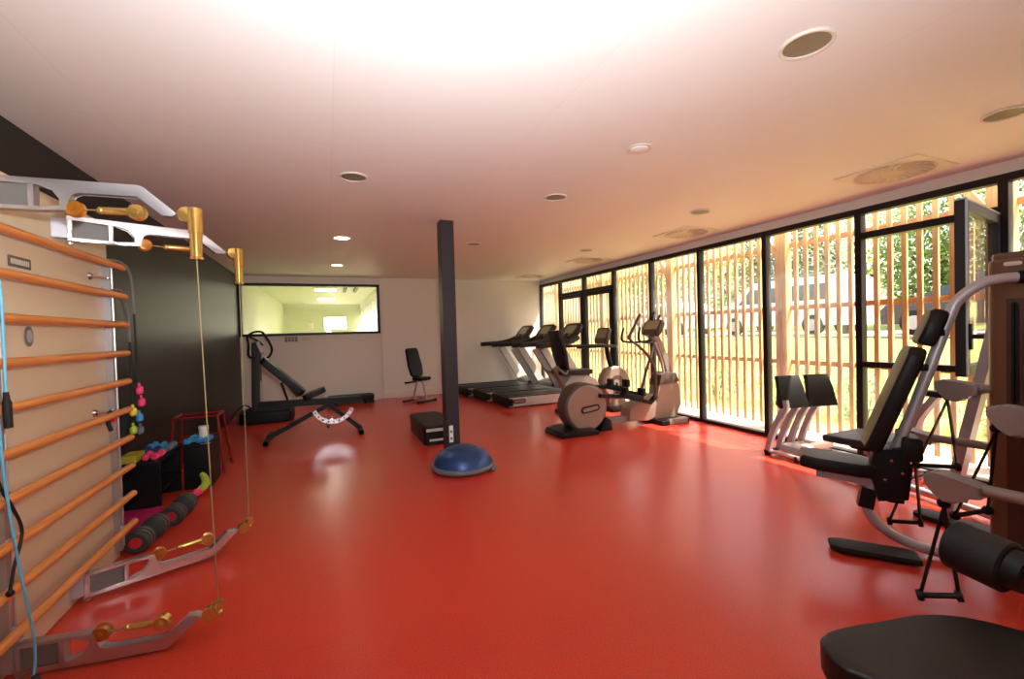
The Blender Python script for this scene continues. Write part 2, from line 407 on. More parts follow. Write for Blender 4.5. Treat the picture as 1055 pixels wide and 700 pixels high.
# ------------------------------------------------------------ small things on the walls
t = thing('power_socket', 'white double socket plate low on the charcoal column', 'socket', (1.222, 4.70, .29))
MB().box((1.20, 4.688, .19), (1.245, 4.70, .375), bev=.003).build('cover_plate', 'tub', t)
for z in (.235, .31): MB().cyl((1.2225, 4.687, z), (1.2225, 4.6885, z), .014).build('outlet', 'grey', t)
t = thing('wall_notice', 'small printed notice on the back wall under the interior window', 'notice', (-.68, YB, 1.37))
MB().box((-.80, YB-.004, 1.30), (-.55, YB, 1.42)).build('sheet', 'paper', t)
d = MB()
for r in range(2):
    for k in range(4): d.box((-.785+.06*k, YB-.0055, 1.315+.05*r), (-.75+.06*k, YB-.004, 1.35+.05*r))
d.build('print', 'ink', t)
t = MB().box((-.48, YB-.012, 1.33), (-.3, YB, 1.40), bev=.004).build('switch_plate', 'lamp_ring'); single(t, 'pale long switch plate beside the notice under the interior window', 'switch')

# ------------------------------------------------------------ functional trainer with wall bars (left)
PX = -1.295; RX = -1.225
ft = thing('cable_trainer', 'cream wall-mounted cable trainer with wooden rungs and folding pulley arms', 'exercise machine', (-1.43, 2.7, 0))
MB().box((XL+.004, 1.75, .0), (PX, 3.63, 2.17), bev=.012, seg=3).build('panel', 'panel', ft)
u = MB()
for y in (1.86, 2.50, 3.565):
    u = MB(); u.tube([(PX+.014, y, .06), (PX+.014, y, 1.93)], .02, sec=[(.022, -.016), (.022, .016), (-.022, .016), (-.022, -.016)]); u.tube([(PX+.034, y+.016, .08), (PX+.034, y+.016, 1.92)], .008, 8)
    for k in range(10): u.cyl((PX, y, .205+.187*k), (RX, y, .205+.187*k), .01, n=8)
    u.build('upright', 'alu', ft)
for k in range(10):
    z = .205+.187*k
    MB().tube([(RX, 1.72, z), (RX, 1.726, z), (RX, 3.659, z), (RX, 3.665, z)], [.015, .0205, .0205, .015], 16).build('rung', 'rung', ft)
for y, z in ((3.49, 1.80), (3.47, .98)):
    h = MB(); h.lathe([(.0, .012), (.018, .012), (.024, 0)], (PX, y-.1, z), (1, 0, 0), 16); h.tube([(PX+.01, y-.1, z), (PX+.06, y-.03, z)], .006, 8); h.ball((PX+.06, y-.03, z), .01, 8)
    h.build('peg_hook', 'chrome', ft)
T = frame((PX+.002, 2.74, 1.78), (0, 1, 0), (0, 0, 1)); bd = MB().prism(rrect(.16, .05, .006, 3), .004, T); bp = bd.build('badge', 'ink', ft)
d = MB()
for k in range(9): d.box((-.066+.015*k, -.012, .002), (-.056+.015*k, .012, .003), T)
d.build('badge_print', 'paper', bp)
T = frame((PX+.002, 2.78, 1.44), (0, 1, 0), (0, 0, 1)); bd = MB().prism([(.032*math.cos(a*PI/14), .048*math.sin(a*PI/14)) for a in range(28)], .004, T); bp = bd.build('emblem', 'grey', ft)
MB().prism([(.02*math.cos(a*PI/12), .03*math.sin(a*PI/12)) for a in range(24)], .003, T @ M.Translation((0, 0, .003))).build('emblem_centre', 'silver', bp)

def pulley_arm(root, tip, up, m):
    r, tp = V(root), V(tip); d = (tp-r); d.z = 0; L = d.length
    s = 1 if up else -1
    T = frame(r, d.normalized(), (0, 0, s))           # x along the arm, y up (or down for the low arms)
    k = L/.86; a = MB()
    o = [(.0, .07), (.60, .07), (.622, .062), (.76, -.045), (.74, -.058), (.695, -.058), (.595, .022), (.36, .022), (.33, .01), (.318, -.014), (.318, -.056), (.20, -.062),
         (.20, -.044), (.29, -.042), (.29, -.01), (.26, .03), (.21, .045), (.0, .045)]
    a.prism([(x*k, y) for x, y in o], .042, T, bev=.003)
    a.box((0, -.062, -.021), (.22*k, -.044, .021), T, bev=.003); a.box((0, -.05, -.021), (.022, .05, .021), T, bev=.003); a.box((.17*k, -.05, -.021), (.192*k, .05, .021), T, bev=.003)
    for z in (.078, -.07): a.lathe([(.0, .012), (.014, .012), (.016, 0)], T @ V((.01, z, 0)), (0, 0, s if z > 0 else -s), 14)
    arm = a.build('pulley_arm', m, ft)
    MB().box((.025, -.044, -.012), (.168*k, .044, .012), T).build('arm_insert', 'grey', arm)
    q = MB(); q.tube([T @ V((-.06, 0, .0)), T @ V((.0, 0, 0))], .03, sec=[(.05, -.028), (.05, .028), (-.05, .028), (-.05, -.028)])
    q.build('arm_bracket', 'silver', arm)
    for x in (.335, .585):
        y = -.045
        p = MB(); c = T @ V((x*k, y, 0)); ax = (T.to_3x3() @ V((0, 0, 1)))
        p.lathe([(.012, -.022), (.030, -.02), (.035, -.012), (.026, -.006), (.024, 0), (.026, .006), (.035, .012), (.030, .02), (.012, .022)], c, ax, 20)
        p.lathe([(.0, -.03), (.012, -.03), (.012, .03), (0, .03)], c, ax, 10)
        p.build('pulley', 'amber' if x < .4 else 'pulley_gold', arm)
    p = MB(); p.tube([T @ V((.44*k, -.045, 0)), T @ V((.455*k, -.045, 0)), T @ V((.565*k, -.045, 0))], [.012, .016, .017], 14); p.ball(T @ V((.437*k, -.045, 0)), .017, 12); p.build('cable_guide', 'pulley_gold', arm)
    MB().tube([T @ V((.36*k, -.045, 0)), T @ V((.44*k, -.045, 0))], .003, 6).build('cable_strand', 'cable', arm)
    e = T @ V((.80*k, -.045, 0))
    p = MB(); p.lathe([(.008, -.02), (.034, -.017), (.038, 0), (.034, .017), (.008, .02)], e, ax, 20)
    if up:
        g = e+d.normalized()*.03; p.tube([g+V((0, 0, .035)), g+V((0, 0, .03)), g-V((0, 0, .08))], [.022, .03, .029], 16); p.tube([g-V((0, 0, .08)), g-V((0, 0, .19))], [.026, .023], 16); p.lathe([(.0, 0), (.026, 0), (.028, .008), (.022, .014)], g-V((0, 0, .2)), (0, 0, 1), 16)
    else:
        g = e+d.normalized()*.03; p.tube([g-V((0, 0, .02)), g+V((0, 0, .05))], [.016, .026], 4); p.ball(g+V((0, 0, .0)), .02, 10)
    p.build('swivel_head', 'pulley_gold', arm)
    return g
gu1 = pulley_arm((PX+.05, 2.43, 2.012), (-.515, 2.40, 2.0), True, 'alu')
gu2 = pulley_arm((PX+.04, 3.06, 2.008), (-.50, 3.39, 2.0), True, 'alu_w')
gl1 = pulley_arm((PX+.05, 2.49, .088), (-.485, 2.39, .12), False, 'alu')
gl2 = pulley_arm((PX+.04, 3.06, .098), (-.50, 3.39, .12), False, 'alu_w')
MB().tube([gu1-V((0, 0, .2)), gl1+V((0, 0, .05))], .0027, 6).build('cable', 'cable', ft)
MB().tube([gu2-V((0, 0, .2)), gl2+V((0, 0, .05))], .0027, 6).build('cable', 'cable', ft)

# skipping rope and resistance tubes hung on the rungs
t = thing('jump_rope', 'light blue skipping rope hanging down in front of the wooden rungs', 'rope', (-1.15, 2.32, .05))
MB().tube([(-1.15, 2.315, 1.22), (-1.15, 2.31, 1.64), (-1.17, 2.29, 1.74), (-1.21, 2.27, 1.73)], .0048, 8, smooth=6).build('cord', 'cord_b', t)
MB().tube([(-1.21, 2.24, 1.73), (-1.17, 2.25, 1.73), (-1.15, 2.26, 1.5), (-1.15, 2.27, 1.02), (-1.15, 2.32, .63), (-1.15, 2.395, .27), (-1.15, 2.41, .12), (-1.15, 2.39, .05)], .0048, 8, smooth=6).build('cord', 'cord_b', t)
for p, q in (((-1.15, 2.315, 1.22), (-1.15, 2.32, 1.08)), ((-1.15, 2.39, .05), (-1.12, 2.37, .015))):
    MB().tube([p, V(p).lerp(V(q), .2), V(p).lerp(V(q), .3), q], [.008, .010, .014, .013], 14).build('handle', 'rubber', t)
t = thing('resistance_tube', 'thin dark resistance tube looped on the lower rungs near the blue rope', 'exercise tube', (-1.2, 2.36, .4))
MB().tube([(-1.19, 2.3, 1.0), (-1.19, 2.33, .86), (-1.2, 2.42, .74), (-1.2, 2.47, .62), (-1.2, 2.41, .5), (-1.2, 2.38, .42)], .006, 8, smooth=6).build('tubing', 'rubber', t)
MB().ball((-1.2, 2.38, .41), .014).build('end_stop', 'black', t)
def hang_tube(name, lab, y0, z0, y1, zb, x, gripz, col1, col2, grp):
    t = thing(name, lab, 'exercise tube', (x, y1, zb), group=grp)
    MB().tube([(RX+.0, y0-.16, z0+.026), (RX+.01, y0-.06, z0+.03), (x, y0+.02, z0-.01), (x, y1, z0-.12), (x, y1+.01, z0-.3)], .007, 8, smooth=8).build('sleeve', 'grey', t)
    MB().tube([(x, y1+.01, z0-.3), (x, y1+.015, (z0+zb)/2), (x, y1+.01, zb+.1)], .0065, 8, smooth=6).build('tubing', 'rubber', t)
    for (dy, z), c in zip(gripz, (col1, col2)):
        g = MB(); g.tube([(x+.01, y1+dy, z+.05), (x+.01, y1+dy, z+.03)], .008, 8); g.tube([(x+.01, y1+dy, z+.028), (x+.012, y1+dy, z+.014), (x+.012, y1+dy, z-.014), (x+.014, y1+dy, z-.026)], [.012, .021, .021, .012], 14, smooth=3)
        g.build('handle', c, t)
G = 'resistance tubes hung over the rung ends'
hang_tube('resistance_tube', 'black resistance tube with pink grips over the topmost rung end', 3.63, 1.888, 3.70, .98, -1.195, [(.01, 1.07), (.035, .985)], 'pink', 'pink', G)
hang_tube('resistance_tube', 'black resistance tube with yellow and blue grips over a rung end', 3.63, 1.70, 3.70, .86, -1.225, [(-.02, .93), (.08, .875)], 'yellow', 'sky', G)
hang_tube('resistance_tube', 'black resistance tube with lime and grey grips hanging lowest', 3.64, 1.70, 3.76, .76, -1.245, [(-.03, .80), (.09, .775)], 'lime', 'slate', G)
t = thing('strap_bundle', 'bundle of black straps hanging at the end of the wooden rungs', 'straps', (-1.36, 3.72, .6))
for k in range(7):
    y = 3.655+.025*k; MB().tube([(-1.30-.02*(k % 3), y, 1.02-.02*k), (-1.29-.03*(k % 2), y+.02, .9), (-1.3-.02*(k % 3), y+.01, .72+.015*(k % 3)), (-1.35, y+.03, .62)], .02, smooth=5, sec=[(.022, -.005), (.022, .005), (-.022, .005), (-.022, -.005)]).build('strap', 'rubber', t)
t = thing('red_clip_band', 'small red and black band on the lower peg hook of the panel', 'band', (-1.2, 3.44, .93))
MB().tube([(PX+.05, 3.44, .985), (PX+.055, 3.45, .95), (PX+.06, 3.455, .91)], [.009, .02, .014], 10, smooth=4).build('grip', 'red', t)
MB().tube([(PX+.05, 3.43, .98), (PX+.05, 3.40, .92), (PX+.06, 3.41, .86)], .012, 8, smooth=4).build('loop', 'rubber', t)

# ------------------------------------------------------------ small equipment along the black wall
t = thing('equipment_shelf', 'low black shelf against the black wall carrying coloured hand weights', 'shelf', (-1.44, 4.75, 0))
MB().box((XL+.01, 4.42, .385), (-1.30, 4.99, .42), bev=.004).build('top', 'black', t)
for y in (4.44, 4.96): MB().box((XL+.01, y-.018, 0), (-1.305, y+.018, .385)).build('side_panel', 'black', t)
MB().box((XL+.01, 4.46, .16), (-1.29, 4.94, .185)).build('shelf_board', 'black', t)
MB().box((XL+.01, 4.46, 0), (XL+.03, 4.94, .385)).build('back_panel', 'black', t)
t = thing('plyo_box', 'black box standing at the far end of the low shelf', 'box', (-1.16, 5.12, 0))
MB().box((-1.275, 4.93, .0), (-1.055, 5.30, .40), bev=.012, seg=3).build('body', 'black', t)
MB().box((-1.28, 4.925, .40), (-1.05, 5.305, .415), bev=.005).build('lid', 'rubber', t)
MB().box((-1.14, 4.94, .4155), (-1.06, 4.955, .418)).build('lid_edge_trim', 'grey_l', t)
def hand_weight(x, y, z, rz, m, lab, L=.15, r=.03):
    t = thing('hand_weight', lab, 'dumbbell', (x, y, z), rz, 'small coloured hand weights on the shelf')
    T = M.Translation((x, y, z+r)) @ M.Rotation(rz, 4, 'Z')
    for s in (-1, 1):
        c = s*L*.32; MB().lathe([(.0, -.028), (r*.7, -.028), (r, -.018), (r, .018), (r*.7, .028), (0, .028)], T @ V((c, 0, 0)), T.to_3x3() @ V((1, 0, 0)), 6).build('head', m, t)
    MB().cyl(T @ V((-L*.3, 0, 0)), T @ V((L*.3, 0, 0)), r*.45, n=12).build('grip', m, t)
zt = .42
for x, y, rz, m, lab in ((-1.335, 4.51, 1.5, 'pink', 'pink hand weight nearest on the shelf front edge'), (-1.405, 4.515, 1.62, 'pink', 'pink hand weight behind the nearest pink one'),
                         (-1.335, 4.69, 1.5, 'slate', 'slate grey hand weight on the shelf front edge, next to pink'), (-1.335, 4.86, 1.6, 'slate', 'slate grey hand weight on the shelf front edge, next to the black box'),
                         (-1.41, 4.70, 1.45, 'navy', 'navy hand weight in the middle of the shelf'), (-1.49, 4.74, 1.57, 'navy', 'navy hand weight at the back of the shelf'),
                         (-1.49, 4.91, 1.5, 'sky', 'sky blue hand weight at the back corner of the shelf'), (-1.41, 4.88, 1.6, 'sky', 'sky blue hand weight at the far end of the shelf')):
    hand_weight(x, y, zt, rz, m, lab)
for x, y, rz, lab in ((-1.20, 4.98, .12, 'sky blue hand weight on the black box, nearest its front'), (-1.095, 5.03, 1.5, 'sky blue hand weight on the black box corner, by the white tub'), (-1.235, 5.13, 1.5, 'sky blue hand weight at the back of the black box')):
    hand_weight(x, y, .415, rz, 'sky', lab)
t = thing('plastic_tub', 'white plastic tub standing on the black box', 'tub', (-1.17, 5.14, .42))
MB().lathe([(0, 0), (.036, 0), (.04, .006), (.04, .095), (.034, .105), (0, .105)], (-1.15, 5.13, .416)).build('body', 'tub', t)
MB().lathe([(0, 0), (.043, 0), (.043, .03), (.039, .036), (0, .036)], (-1.15, 5.13, .52)).build('lid', 'tub', t)
t = thing('folded_mat', 'olive yellow folded exercise mat on the low shelf behind the rungs', 'mat', (-1.5, 4.45, .42))
m_ = MB()
for k in range(3): m_.prism(rrect(.105, .2, .01), .018, M.Translation((-1.51, 4.53, .43+.019*k)))
m_.build('layers', 'yellow_d', t)
t = MB().prism(rrect(.28, .68, .012), .05, M.Translation((XL+.15, 4.06, .026)), bev=.008).build('exercise_mat', 'magenta'); single(t, 'magenta exercise mat lying on the floor by the black wall', 'mat')
def dumbbell(x, y, rz, lab):
    t = thing('dumbbell', lab, 'dumbbell', (x, y, 0), rz, 'heavy round dumbbells on the floor'); R = .076
    T = M.Translation((x, y, R)) @ M.Rotation(rz, 4, 'Z'); ax = T.to_3x3() @ V((1, 0, 0))
    MB().cyl(T @ V((-.09, 0, 0)), T @ V((.09, 0, 0)), .016).build('grip', 'chrome', t)
    for s in (-1, 1):
        h = MB().lathe([(0, 0), (R*.8, 0), (R, .01), (R, .03), (R*.94, .036), (R, .042), (R, .07), (R*.94, .076), (R, .082), (R, .1), (R*.82, .118), (.0, .118)], T @ V((s*.055, 0, 0)), ax*s, 28).build('head', 'iron', t)
        MB().lathe([(0, .002), (.034, .002), (.038, -.004)], T @ V((s*.175, 0, 0)), ax*s, 20).build('end_cap', 'red', h)
        for q in (.036, .076): MB().lathe([(R*.985, -.003), (R*.99, -.0035), (R*.99, .0035), (R*.985, .003)], T @ V((s*(.055+q), 0, 0)), ax*s, 28, ring=True).build('ring', 'silver_d', h)
dumbbell(-1.19, 3.765, math.radians(-95), 'black round dumbbell with red end cap, nearest to the pulley arm')
dumbbell(-1.115, 4.18, math.radians(-94), 'black round dumbbell with red end cap, just behind the first one')
t = thing('ankle_weight', 'pink and yellow ankle weight strap heaped on the red floor', 'weight', (-1.13, 4.66, 0))
MB().tube([(-1.15, 4.60, .03), (-1.11, 4.64, .05), (-1.10, 4.70, .035)], [.02, .035, .03], 10, smooth=4).build('pouch', 'pink', t)
MB().tube([(-1.10, 4.68, .05), (-1.07, 4.76, .08), (-1.09, 4.82, .13), (-1.12, 4.84, .16)], [.03, .034, .03, .02], 10, smooth=4).build('strap', 'lime', t)
t = thing('step_stool', 'red tubular metal stool frame against the black wall', 'stool', (-1.3, 5.6, 0))
zt = .60; xs = (-1.47, -1.09); ys = (5.42, 5.70)
for x in xs:
    for y in ys:
        MB().tube([(x, y, zt), (x+(.05 if x > -1.3 else -.04), y+(.07 if y > 5.6 else -.03), 0)], .013, 10).build('leg', 'red_paint', t)
for y in ys: MB().tube([(xs[0], y, zt), (xs[1], y, zt)], .013, 10).build('top_rail', 'red_paint', t)
for x in xs: MB().tube([(x, ys[0], zt), (x, ys[1], zt)], .013, 10).build('top_rail', 'red_paint', t)
for y in ys: MB().tube([(xs[0]-.015, y+(.03 if y > 5.6 else -.012), .36), (xs[1]+.02, y+(.03 if y > 5.6 else -.012), .36)], .009, 8).build('stretcher', 'red_paint', t)
MB().tube([(xs[1]+.04, ys[0]-.024, .08), (xs[1]+.04, ys[1]+.056, .08)], .009, 8).build('stretcher', 'red_paint', t)

# ------------------------------------------------------------ weight bench
t = thing('weight_bench', 'black adjustable incline weight bench with raised backrest', 'bench', (-.2, 6.75, 0))
Y = 6.72
MB().tube([(-.88, Y, .50), (.42, Y, .475)], .03, sec=[(.046, -.03), (.046, .03), (-.046, .03), (-.046, -.03)]).build('main_beam', 'black', t)
MB().tube([(.02, Y, .45), (-.78, Y-.02, .05)], .03, sec=[(.03, -.025), (.03, .025), (-.03, .025), (-.03, -.025)]).build('leg', 'black', t)
MB().tube([(-.03, Y, .45), (.40, Y, .05)], .03, sec=[(.03, -.025), (.03, .025), (-.03, .025), (-.03, -.025)]).build('leg', 'black', t)
MB().tube([(-.78, Y-.32, .035), (-.78, Y+.32, .035)], .03, sec=[(.03, -.025), (.03, .025), (-.03, .025), (-.03, -.025)]).build('foot_bar', 'black', t)
MB().tube([(.40, Y-.24, .035), (.40, Y+.24, .035)], .03, sec=[(.035, -.028), (.035, .028), (-.035, .028), (-.035, -.028)]).build('foot_bar', 'black', t)
for x, q in ((.40, .22), (-.78, .30)):
    for s in (-1, 1): MB().lathe([(0, -.02), (.028, -.02), (.034, -.01), (.034, .01), (.028, .02), (0, .02)], (x, Y+s*q, .036), (0, 1, 0)).build('foot_cap', 'rubber', t)
T = frame((-.575, Y, .865), (.46, 0, -.47), (0, 1, 0)); MB().prism(rrect(.70, .28, .06), .09, T, bev=.028, seg=3).build('backrest', 'vinyl', t)
T = frame((-.195, Y, .605), (.27, 0, .10), (0, 1, 0)); MB().prism(rrect(.30, .27, .06), .07, T, bev=.02, seg=3).build('seat', 'vinyl', t)
MB().tube([(-.40, Y, .58), (-.55, Y, .80)], .02, 10).build('back_support', 'black', t); MB().tube([(-.6, Y, .78), (-.52, Y, .5)], .016, 10).build('back_support', 'black', t)
a = MB(); pts = [(.045+.26*math.sin(math.radians(q)), Y-.045, .43-.25*math.cos(math.radians(q))+.01) for q in range(-72, 73, 8)]
a.tube(pts, .02, sec=[(.004, -.028), (.004, .028), (-.004, .028), (-.004, -.028)], up=(0, 1, 0)); ar = a.build('adjustment_arc', 'alu_w', t)
h = MB()
for q in pts[1:-1:2]: h.cyl(V(q)-V((0, .026, 0)), V(q)-V((0, .02, 0)), .009, n=8)
h.build('holes', 'black', ar)
MB().tube([(.02, Y-.07, .23), (.02, Y+.07, .23)], .014, 10).build('pin', 'chrome', t)
MB().tube([(-.03, Y-.12, .14), (-.03, Y+.12, .14)], .02, 10).build('cross_pad', 'rubber', t)

# vibration platform
t = thing('vibration_platform', 'grey vibration platform with oval hand rail behind the weight bench', 'exercise machine', (-1.1, 8.45, 0))
TURN[0] = M.Translation((-.11, .92, 0))
MB().prism(rrect(.78, .72, .12), .17, M.Translation((-.86, 7.55, .095)), bev=.03, seg=3).build('base', 'black', t)
MB().prism(rrect(.66, .62, .1), .02, M.Translation((-.84, 7.55, .19))).build('deck_mat', 'rubber', t)
T = frame((-1.02, 7.55, .18), (0, 1, 0), (0.02, 0, 1))
MB().prism([(-.17, 0), (.17, 0), (.11, .8), (.09, 1.15), (-.09, 1.15), (-.11, .8)], .12, T, bev=.02, seg=3).build('mast', 'tread_d', t)
T2 = frame((-.95, 7.55, .18), (0, 1, 0), (-.02, 0, 1)); MB().prism([(-.10, .1), (.10, .1), (.075, .8), (-.075, .8)], .02, T2, bev=.006).build('mast_cover', 'grey_l', t)
T = frame((-.955, 7.52, 1.24), (.3, -1, 0), (-.35, 0, 1)); cn = MB().prism(rrect(.2, .22, .03), .05, T, bev=.01).build('console', 'grey_l', t)
MB().prism(rrect(.12, .08, .01), .006, T @ M.Translation((0, .03, .027))).build('display', 'ink', cn)
ring = [(-.96+.05*math.sin(2*PI*k/16)+.20*math.cos(2*PI*k/16)*.55, 7.5-.26*math.cos(2*PI*k/16)*.6, 1.32+.17*math.sin(2*PI*k/16)+.03*math.cos(2*PI*k/16)) for k in range(16)]
hp = [(-1.02, 7.46, 1.06), (-1.09, 7.38, 1.12), (-1.08, 7.34, 1.3), (-1.1, 7.4, 1.42), (-1.02, 7.45, 1.5), (-.90, 7.5, 1.5), (-.84, 7.54, 1.4), (-.80, 7.56, 1.32), (-.77, 7.58, 1.2), (-.82, 7.6, 1.08), (-.92, 7.6, 1.05)]
MB().tube(hp, .018, 10, smooth=6).build('hand_rail', 'rubber', t)
MB().tube([(-1.06, 7.38, 1.42), (-.97, 7.46, 1.36), (-.90, 7.52, 1.28)], .016, 10, smooth=5).build('hand_rail', 'rubber', t)
MB().tube([(-1.06, 7.3, .25), (-1.15, 7.25, .32), (-1.26, 7.2, .25), (-1.34, 7.15, .12), (-1.4, 7.1, .02)], .012, 8, smooth=5).build('power_cord', 'rubber', t)

TURN[0] = M()

# step boards
def step_board(x0, x1, y0, y1, levels, lab, solid=False):
    t = thing('step_platform', lab, 'step', ((x0+x1)/2, (y0+y1)/2, 0)); z = 0
    cx, cy, w, d = (x0+x1)/2, (y0+y1)/2, x1-x0, y1-y0
    for k in range(levels):
        if solid: MB().prism(rrect(w*.95, d*.98, .04), .07, M.Translation((cx, cy, z+.036)), bev=.01).build('riser', 'black', t)
        for s in (() if solid else (-1, 1)):
            if w > d: q = (cx+s*(w/2-.1), cy, .19, d*.96)
            else: q = (cx, cy+s*(d/2-.1), w*.96, .19)
            MB().prism(rrect(q[2], q[3], .03), .07, M.Translation((q[0], q[1], z+.036)), bev=.01).build('riser', 'black', t)
        z += .072
    MB().prism(rrect(w, d, .07), .09, M.Translation((cx, cy, z+.047)), bev=.015, seg=3).build('board', 'black', t)
    MB().prism(rrect(w-.06, d-.06, .05), .008, M.Translation((cx, cy, z+.095))).build('top_mat', 'rubber' if levels == 1 else 'tread_d', t)
    return t, z
step_board(-.05, .86, 9.42, 9.80, 1, 'black aerobic step lying by the back wall under the interior window')
t, z = step_board(1.06, 1.48, 5.40, 6.45, 2, 'black raised aerobic step on risers standing behind the column', True)
MB().box((1.09, 5.383, z+.03), (1.42, 5.401, z+.065), bev=.002).build('logo_strip', 'grey_l', t)
MB().box((1.13, 5.402, .05), (1.32, 5.418, .075), bev=.002).build('riser_label', 'grey_l', t)

# small seat with backrest by the back wall
t = thing('exercise_chair', 'small black exercise seat with tall backrest against the back wall', 'chair', (1.72, 8.95, 0))
ca = math.radians(-58); D = V((math.cos(ca), math.sin(ca), 0)); W_ = V((-D.y, D.x, 0))
def P(a, b, z): return V((1.72, 8.95, 0))+D*a+W_*b+V((0, 0, z))
T = frame(P(-.17, 0, .83), W_, V((0, 0, 1))-D*.28); MB().prism([(-.12, .28), (-.15, .24), (-.165, -.1), (-.15, -.28), (-.10, -.32), (.10, -.32), (.15, -.28), (.165, -.1), (.15, .24), (.12, .28)], .075, T, bev=.018, seg=3).build('backrest', 'vinyl', t)
T = frame(P(.04, 0, .485), W_, D); MB().prism(rrect(.30, .30, .06), .06, T, bev=.018, seg=3).build('seat', 'vinyl', t)
MB().tube([P(-.13, 0, .62), P(-.08, 0, .46)], .025, 10).build('back_bracket', 'black', t)
MB().tube([P(-.12, -.30, .42), P(-.12, .30, .42)], .016, 10).build('support_bar', 'black', t)
for a, bb in ((-.16, 0), (.12, 0)):
    MB().tube([P(a*.5, bb, .46), P(a*1.4, bb, .05)], .02, 10).build('leg', 'silver', t)
for a in (-.24, .18):
    MB().tube([P(a, -.24, .03), P(a, .24, .03)], .022, 10).build('foot_bar', 'black', t)
    for s in (-1, 1): MB().ball(P(a, s*.24, .032), .03, 12).build('foot_cap', 'rubber', t)
MB().tube([P(-.22, 0, .05), P(.17, 0, .05)], .018, 10).build('base_beam', 'silver', t)

# half ball balance trainer
t = thing('balance_trainer', 'blue half-ball balance trainer with grey rim at the column foot', 'balance ball', (1.24, 4.30, 0))
c = (1.24, 4.33, 0); R = .325
MB().lathe([(0, .0), (.27, .0), (.30, .012), (R-.004, .03), (R, .05), (R-.012, .066), (R-.05, .07), (R-.06, .05)], c, n=48).build('platform', 'rim', t)
MB().lathe([(.30, .055), (.292, .10), (.26, .15), (.20, .195), (.13, .222), (.06, .234), (0, .237)], c, n=48, ).build('dome', 'blue', t, sharp=60)
r_ = MB()
for q, zz in ((.245, .166), (.16, .213)): r_.lathe([(q-.004, zz+.002), (q, zz+.004), (q+.004, zz-.001)], c, n=48, ring=True)
r_.build('dome_ring', 'blue', t)
for s in (-1, 1): MB().box((-.05, s*R-.03, .012), (.05, s*R+.004, .03), M.Translation(c) @ M.Rotation(.9, 4, 'Z'), bev=.006).build('grip', 'rim', t)

# ------------------------------------------------------------ treadmills
def treadmill(x, y, lab):
    t = thing('treadmill', lab, 'treadmill', (x, y, 0), group='treadmills in a row facing the windows')
    def P(a, b, z): return V((x+a, y+b, z))
    w = .42
    MB().prism([(0.05, .03), (1.95, .03), (1.97, .12), (1.9, .19), (.06, .19), (.0, .15), (0, .06)], .64, frame(P(0, 0, 0), (1, 0, 0), (0, 0, 1)), bev=.01).build('deck', 'tread_d', t)
    MB().box(P(.03, -.25, .188), P(1.5, .25, .196), bev=.002).build('running_belt', 'belt', t)
    for s in (-1, 1):
        q = MB().prism([(.02, .012), (1.9, .02), (1.95, .1), (1.85, .19), (.03, .195), (.0, .17), (0, .03)], .10, frame(P(0, s*(w-.055), 0), (1, 0, 0), (0, 0, 1)), bev=.012, seg=3).build('side_rail', 'grey_l', t)
        MB().box(P(.02, s*(w-.06)-.055, .188), P(1.7, s*(w-.06)+.055, .204), bev=.004).build('foot_rail', 'tread_d', q)
        MB().box(P(.0, s*(w-.005)-.006, .02), P(1.9, s*(w-.005)+.006, .028)).build('side_skirt', 'black', q)
        if s < 0:
            b_ = MB().prism(rrect(.26, .085, .042), .008, frame(P(.2, -w-.005, .118), (1, 0, 0), (0, 0, 1)), bev=.002).build('logo_badge', 'red_paint', q)
            MB().prism(rrect(.20, .05, .025), .004, frame(P(.2, -w-.01, .118), (1, 0, 0), (0, 0, 1))).build('logo_centre', 'silver_d', b_)
    MB().prism(rrect(.84, .16, .03), .10, frame(P(.03, 0, .105), (0, 1, 0), (0, 0, 1)), bev=.012).build('rear_cover', 'black', t)
    MB().prism([(1.42, .17), (1.96, .08), (1.99, .14), (1.93, .27), (1.75, .31), (1.5, .25)], .74, frame(P(0, 0, 0), (1, 0, 0), (0, 0, 1)), bev=.03, seg=3).build('motor_hood', 'tread_d', t)
    for s in (-1, 1):
        MB().tube([P(1.68, s*.385, .12), P(1.42, s*.385, .55), P(1.12, s*.385, 1.02)], .05, sec=[(.075, -.035), (.075, .035), (-.075, .035), (-.075, -.035)], up=(1, 0, .55)).build('upright', 'grey_l', t)
        MB().tube([P(.60, s*.37, 1.105), P(.72, s*.37, 1.11), P(1.05, s*.37, 1.12), P(1.32, s*.36, 1.16), P(1.52, s*.33, 1.24)], [.048, .05, .052, .06, .06], 12, smooth=4).build('handrail', 'tread_d', t)
    MB().tube([P(1.25, -.37, 1.12), P(1.25, .37, 1.12)], .035, 12).build('cross_bar', 'tread_d', t)
    T = frame(P(1.56, 0, 1.35), (0, -1, 0), (.62, 0, .78))
    cn = MB().prism([(-.31, -.14), (-.21, -.18), (.21, -.18), (.31, -.14), (.34, .02), (.29, .17), (.20, .20), (-.20, .20), (-.29, .17), (-.34, .02)], .07, T, bev=.018, seg=3).build('console', 'tread_d', t)
    MB().prism(rrect(.36, .20, .015), .006, T @ M.Translation((0, .03, .037))).build('display', 'screen', cn)
    MB().prism(rrect(.30, .05, .01), .006, T @ M.Translation((0, -.11, .037))).build('key_panel', 'grey', cn)
    MB().tube([P(1.27, 0, 1.12), P(1.52, 0, 1.28)], .06, 12).build('console_neck', 'tread_d', t)
    return t
treadmill(2.98, 7.69, 'grey treadmill nearest to the bike, white side rail with red badge')
treadmill(2.86, 8.555, 'grey treadmill in the middle of the row of three')
treadmill(2.74, 9.425, 'grey treadmill closest to the white back wall')

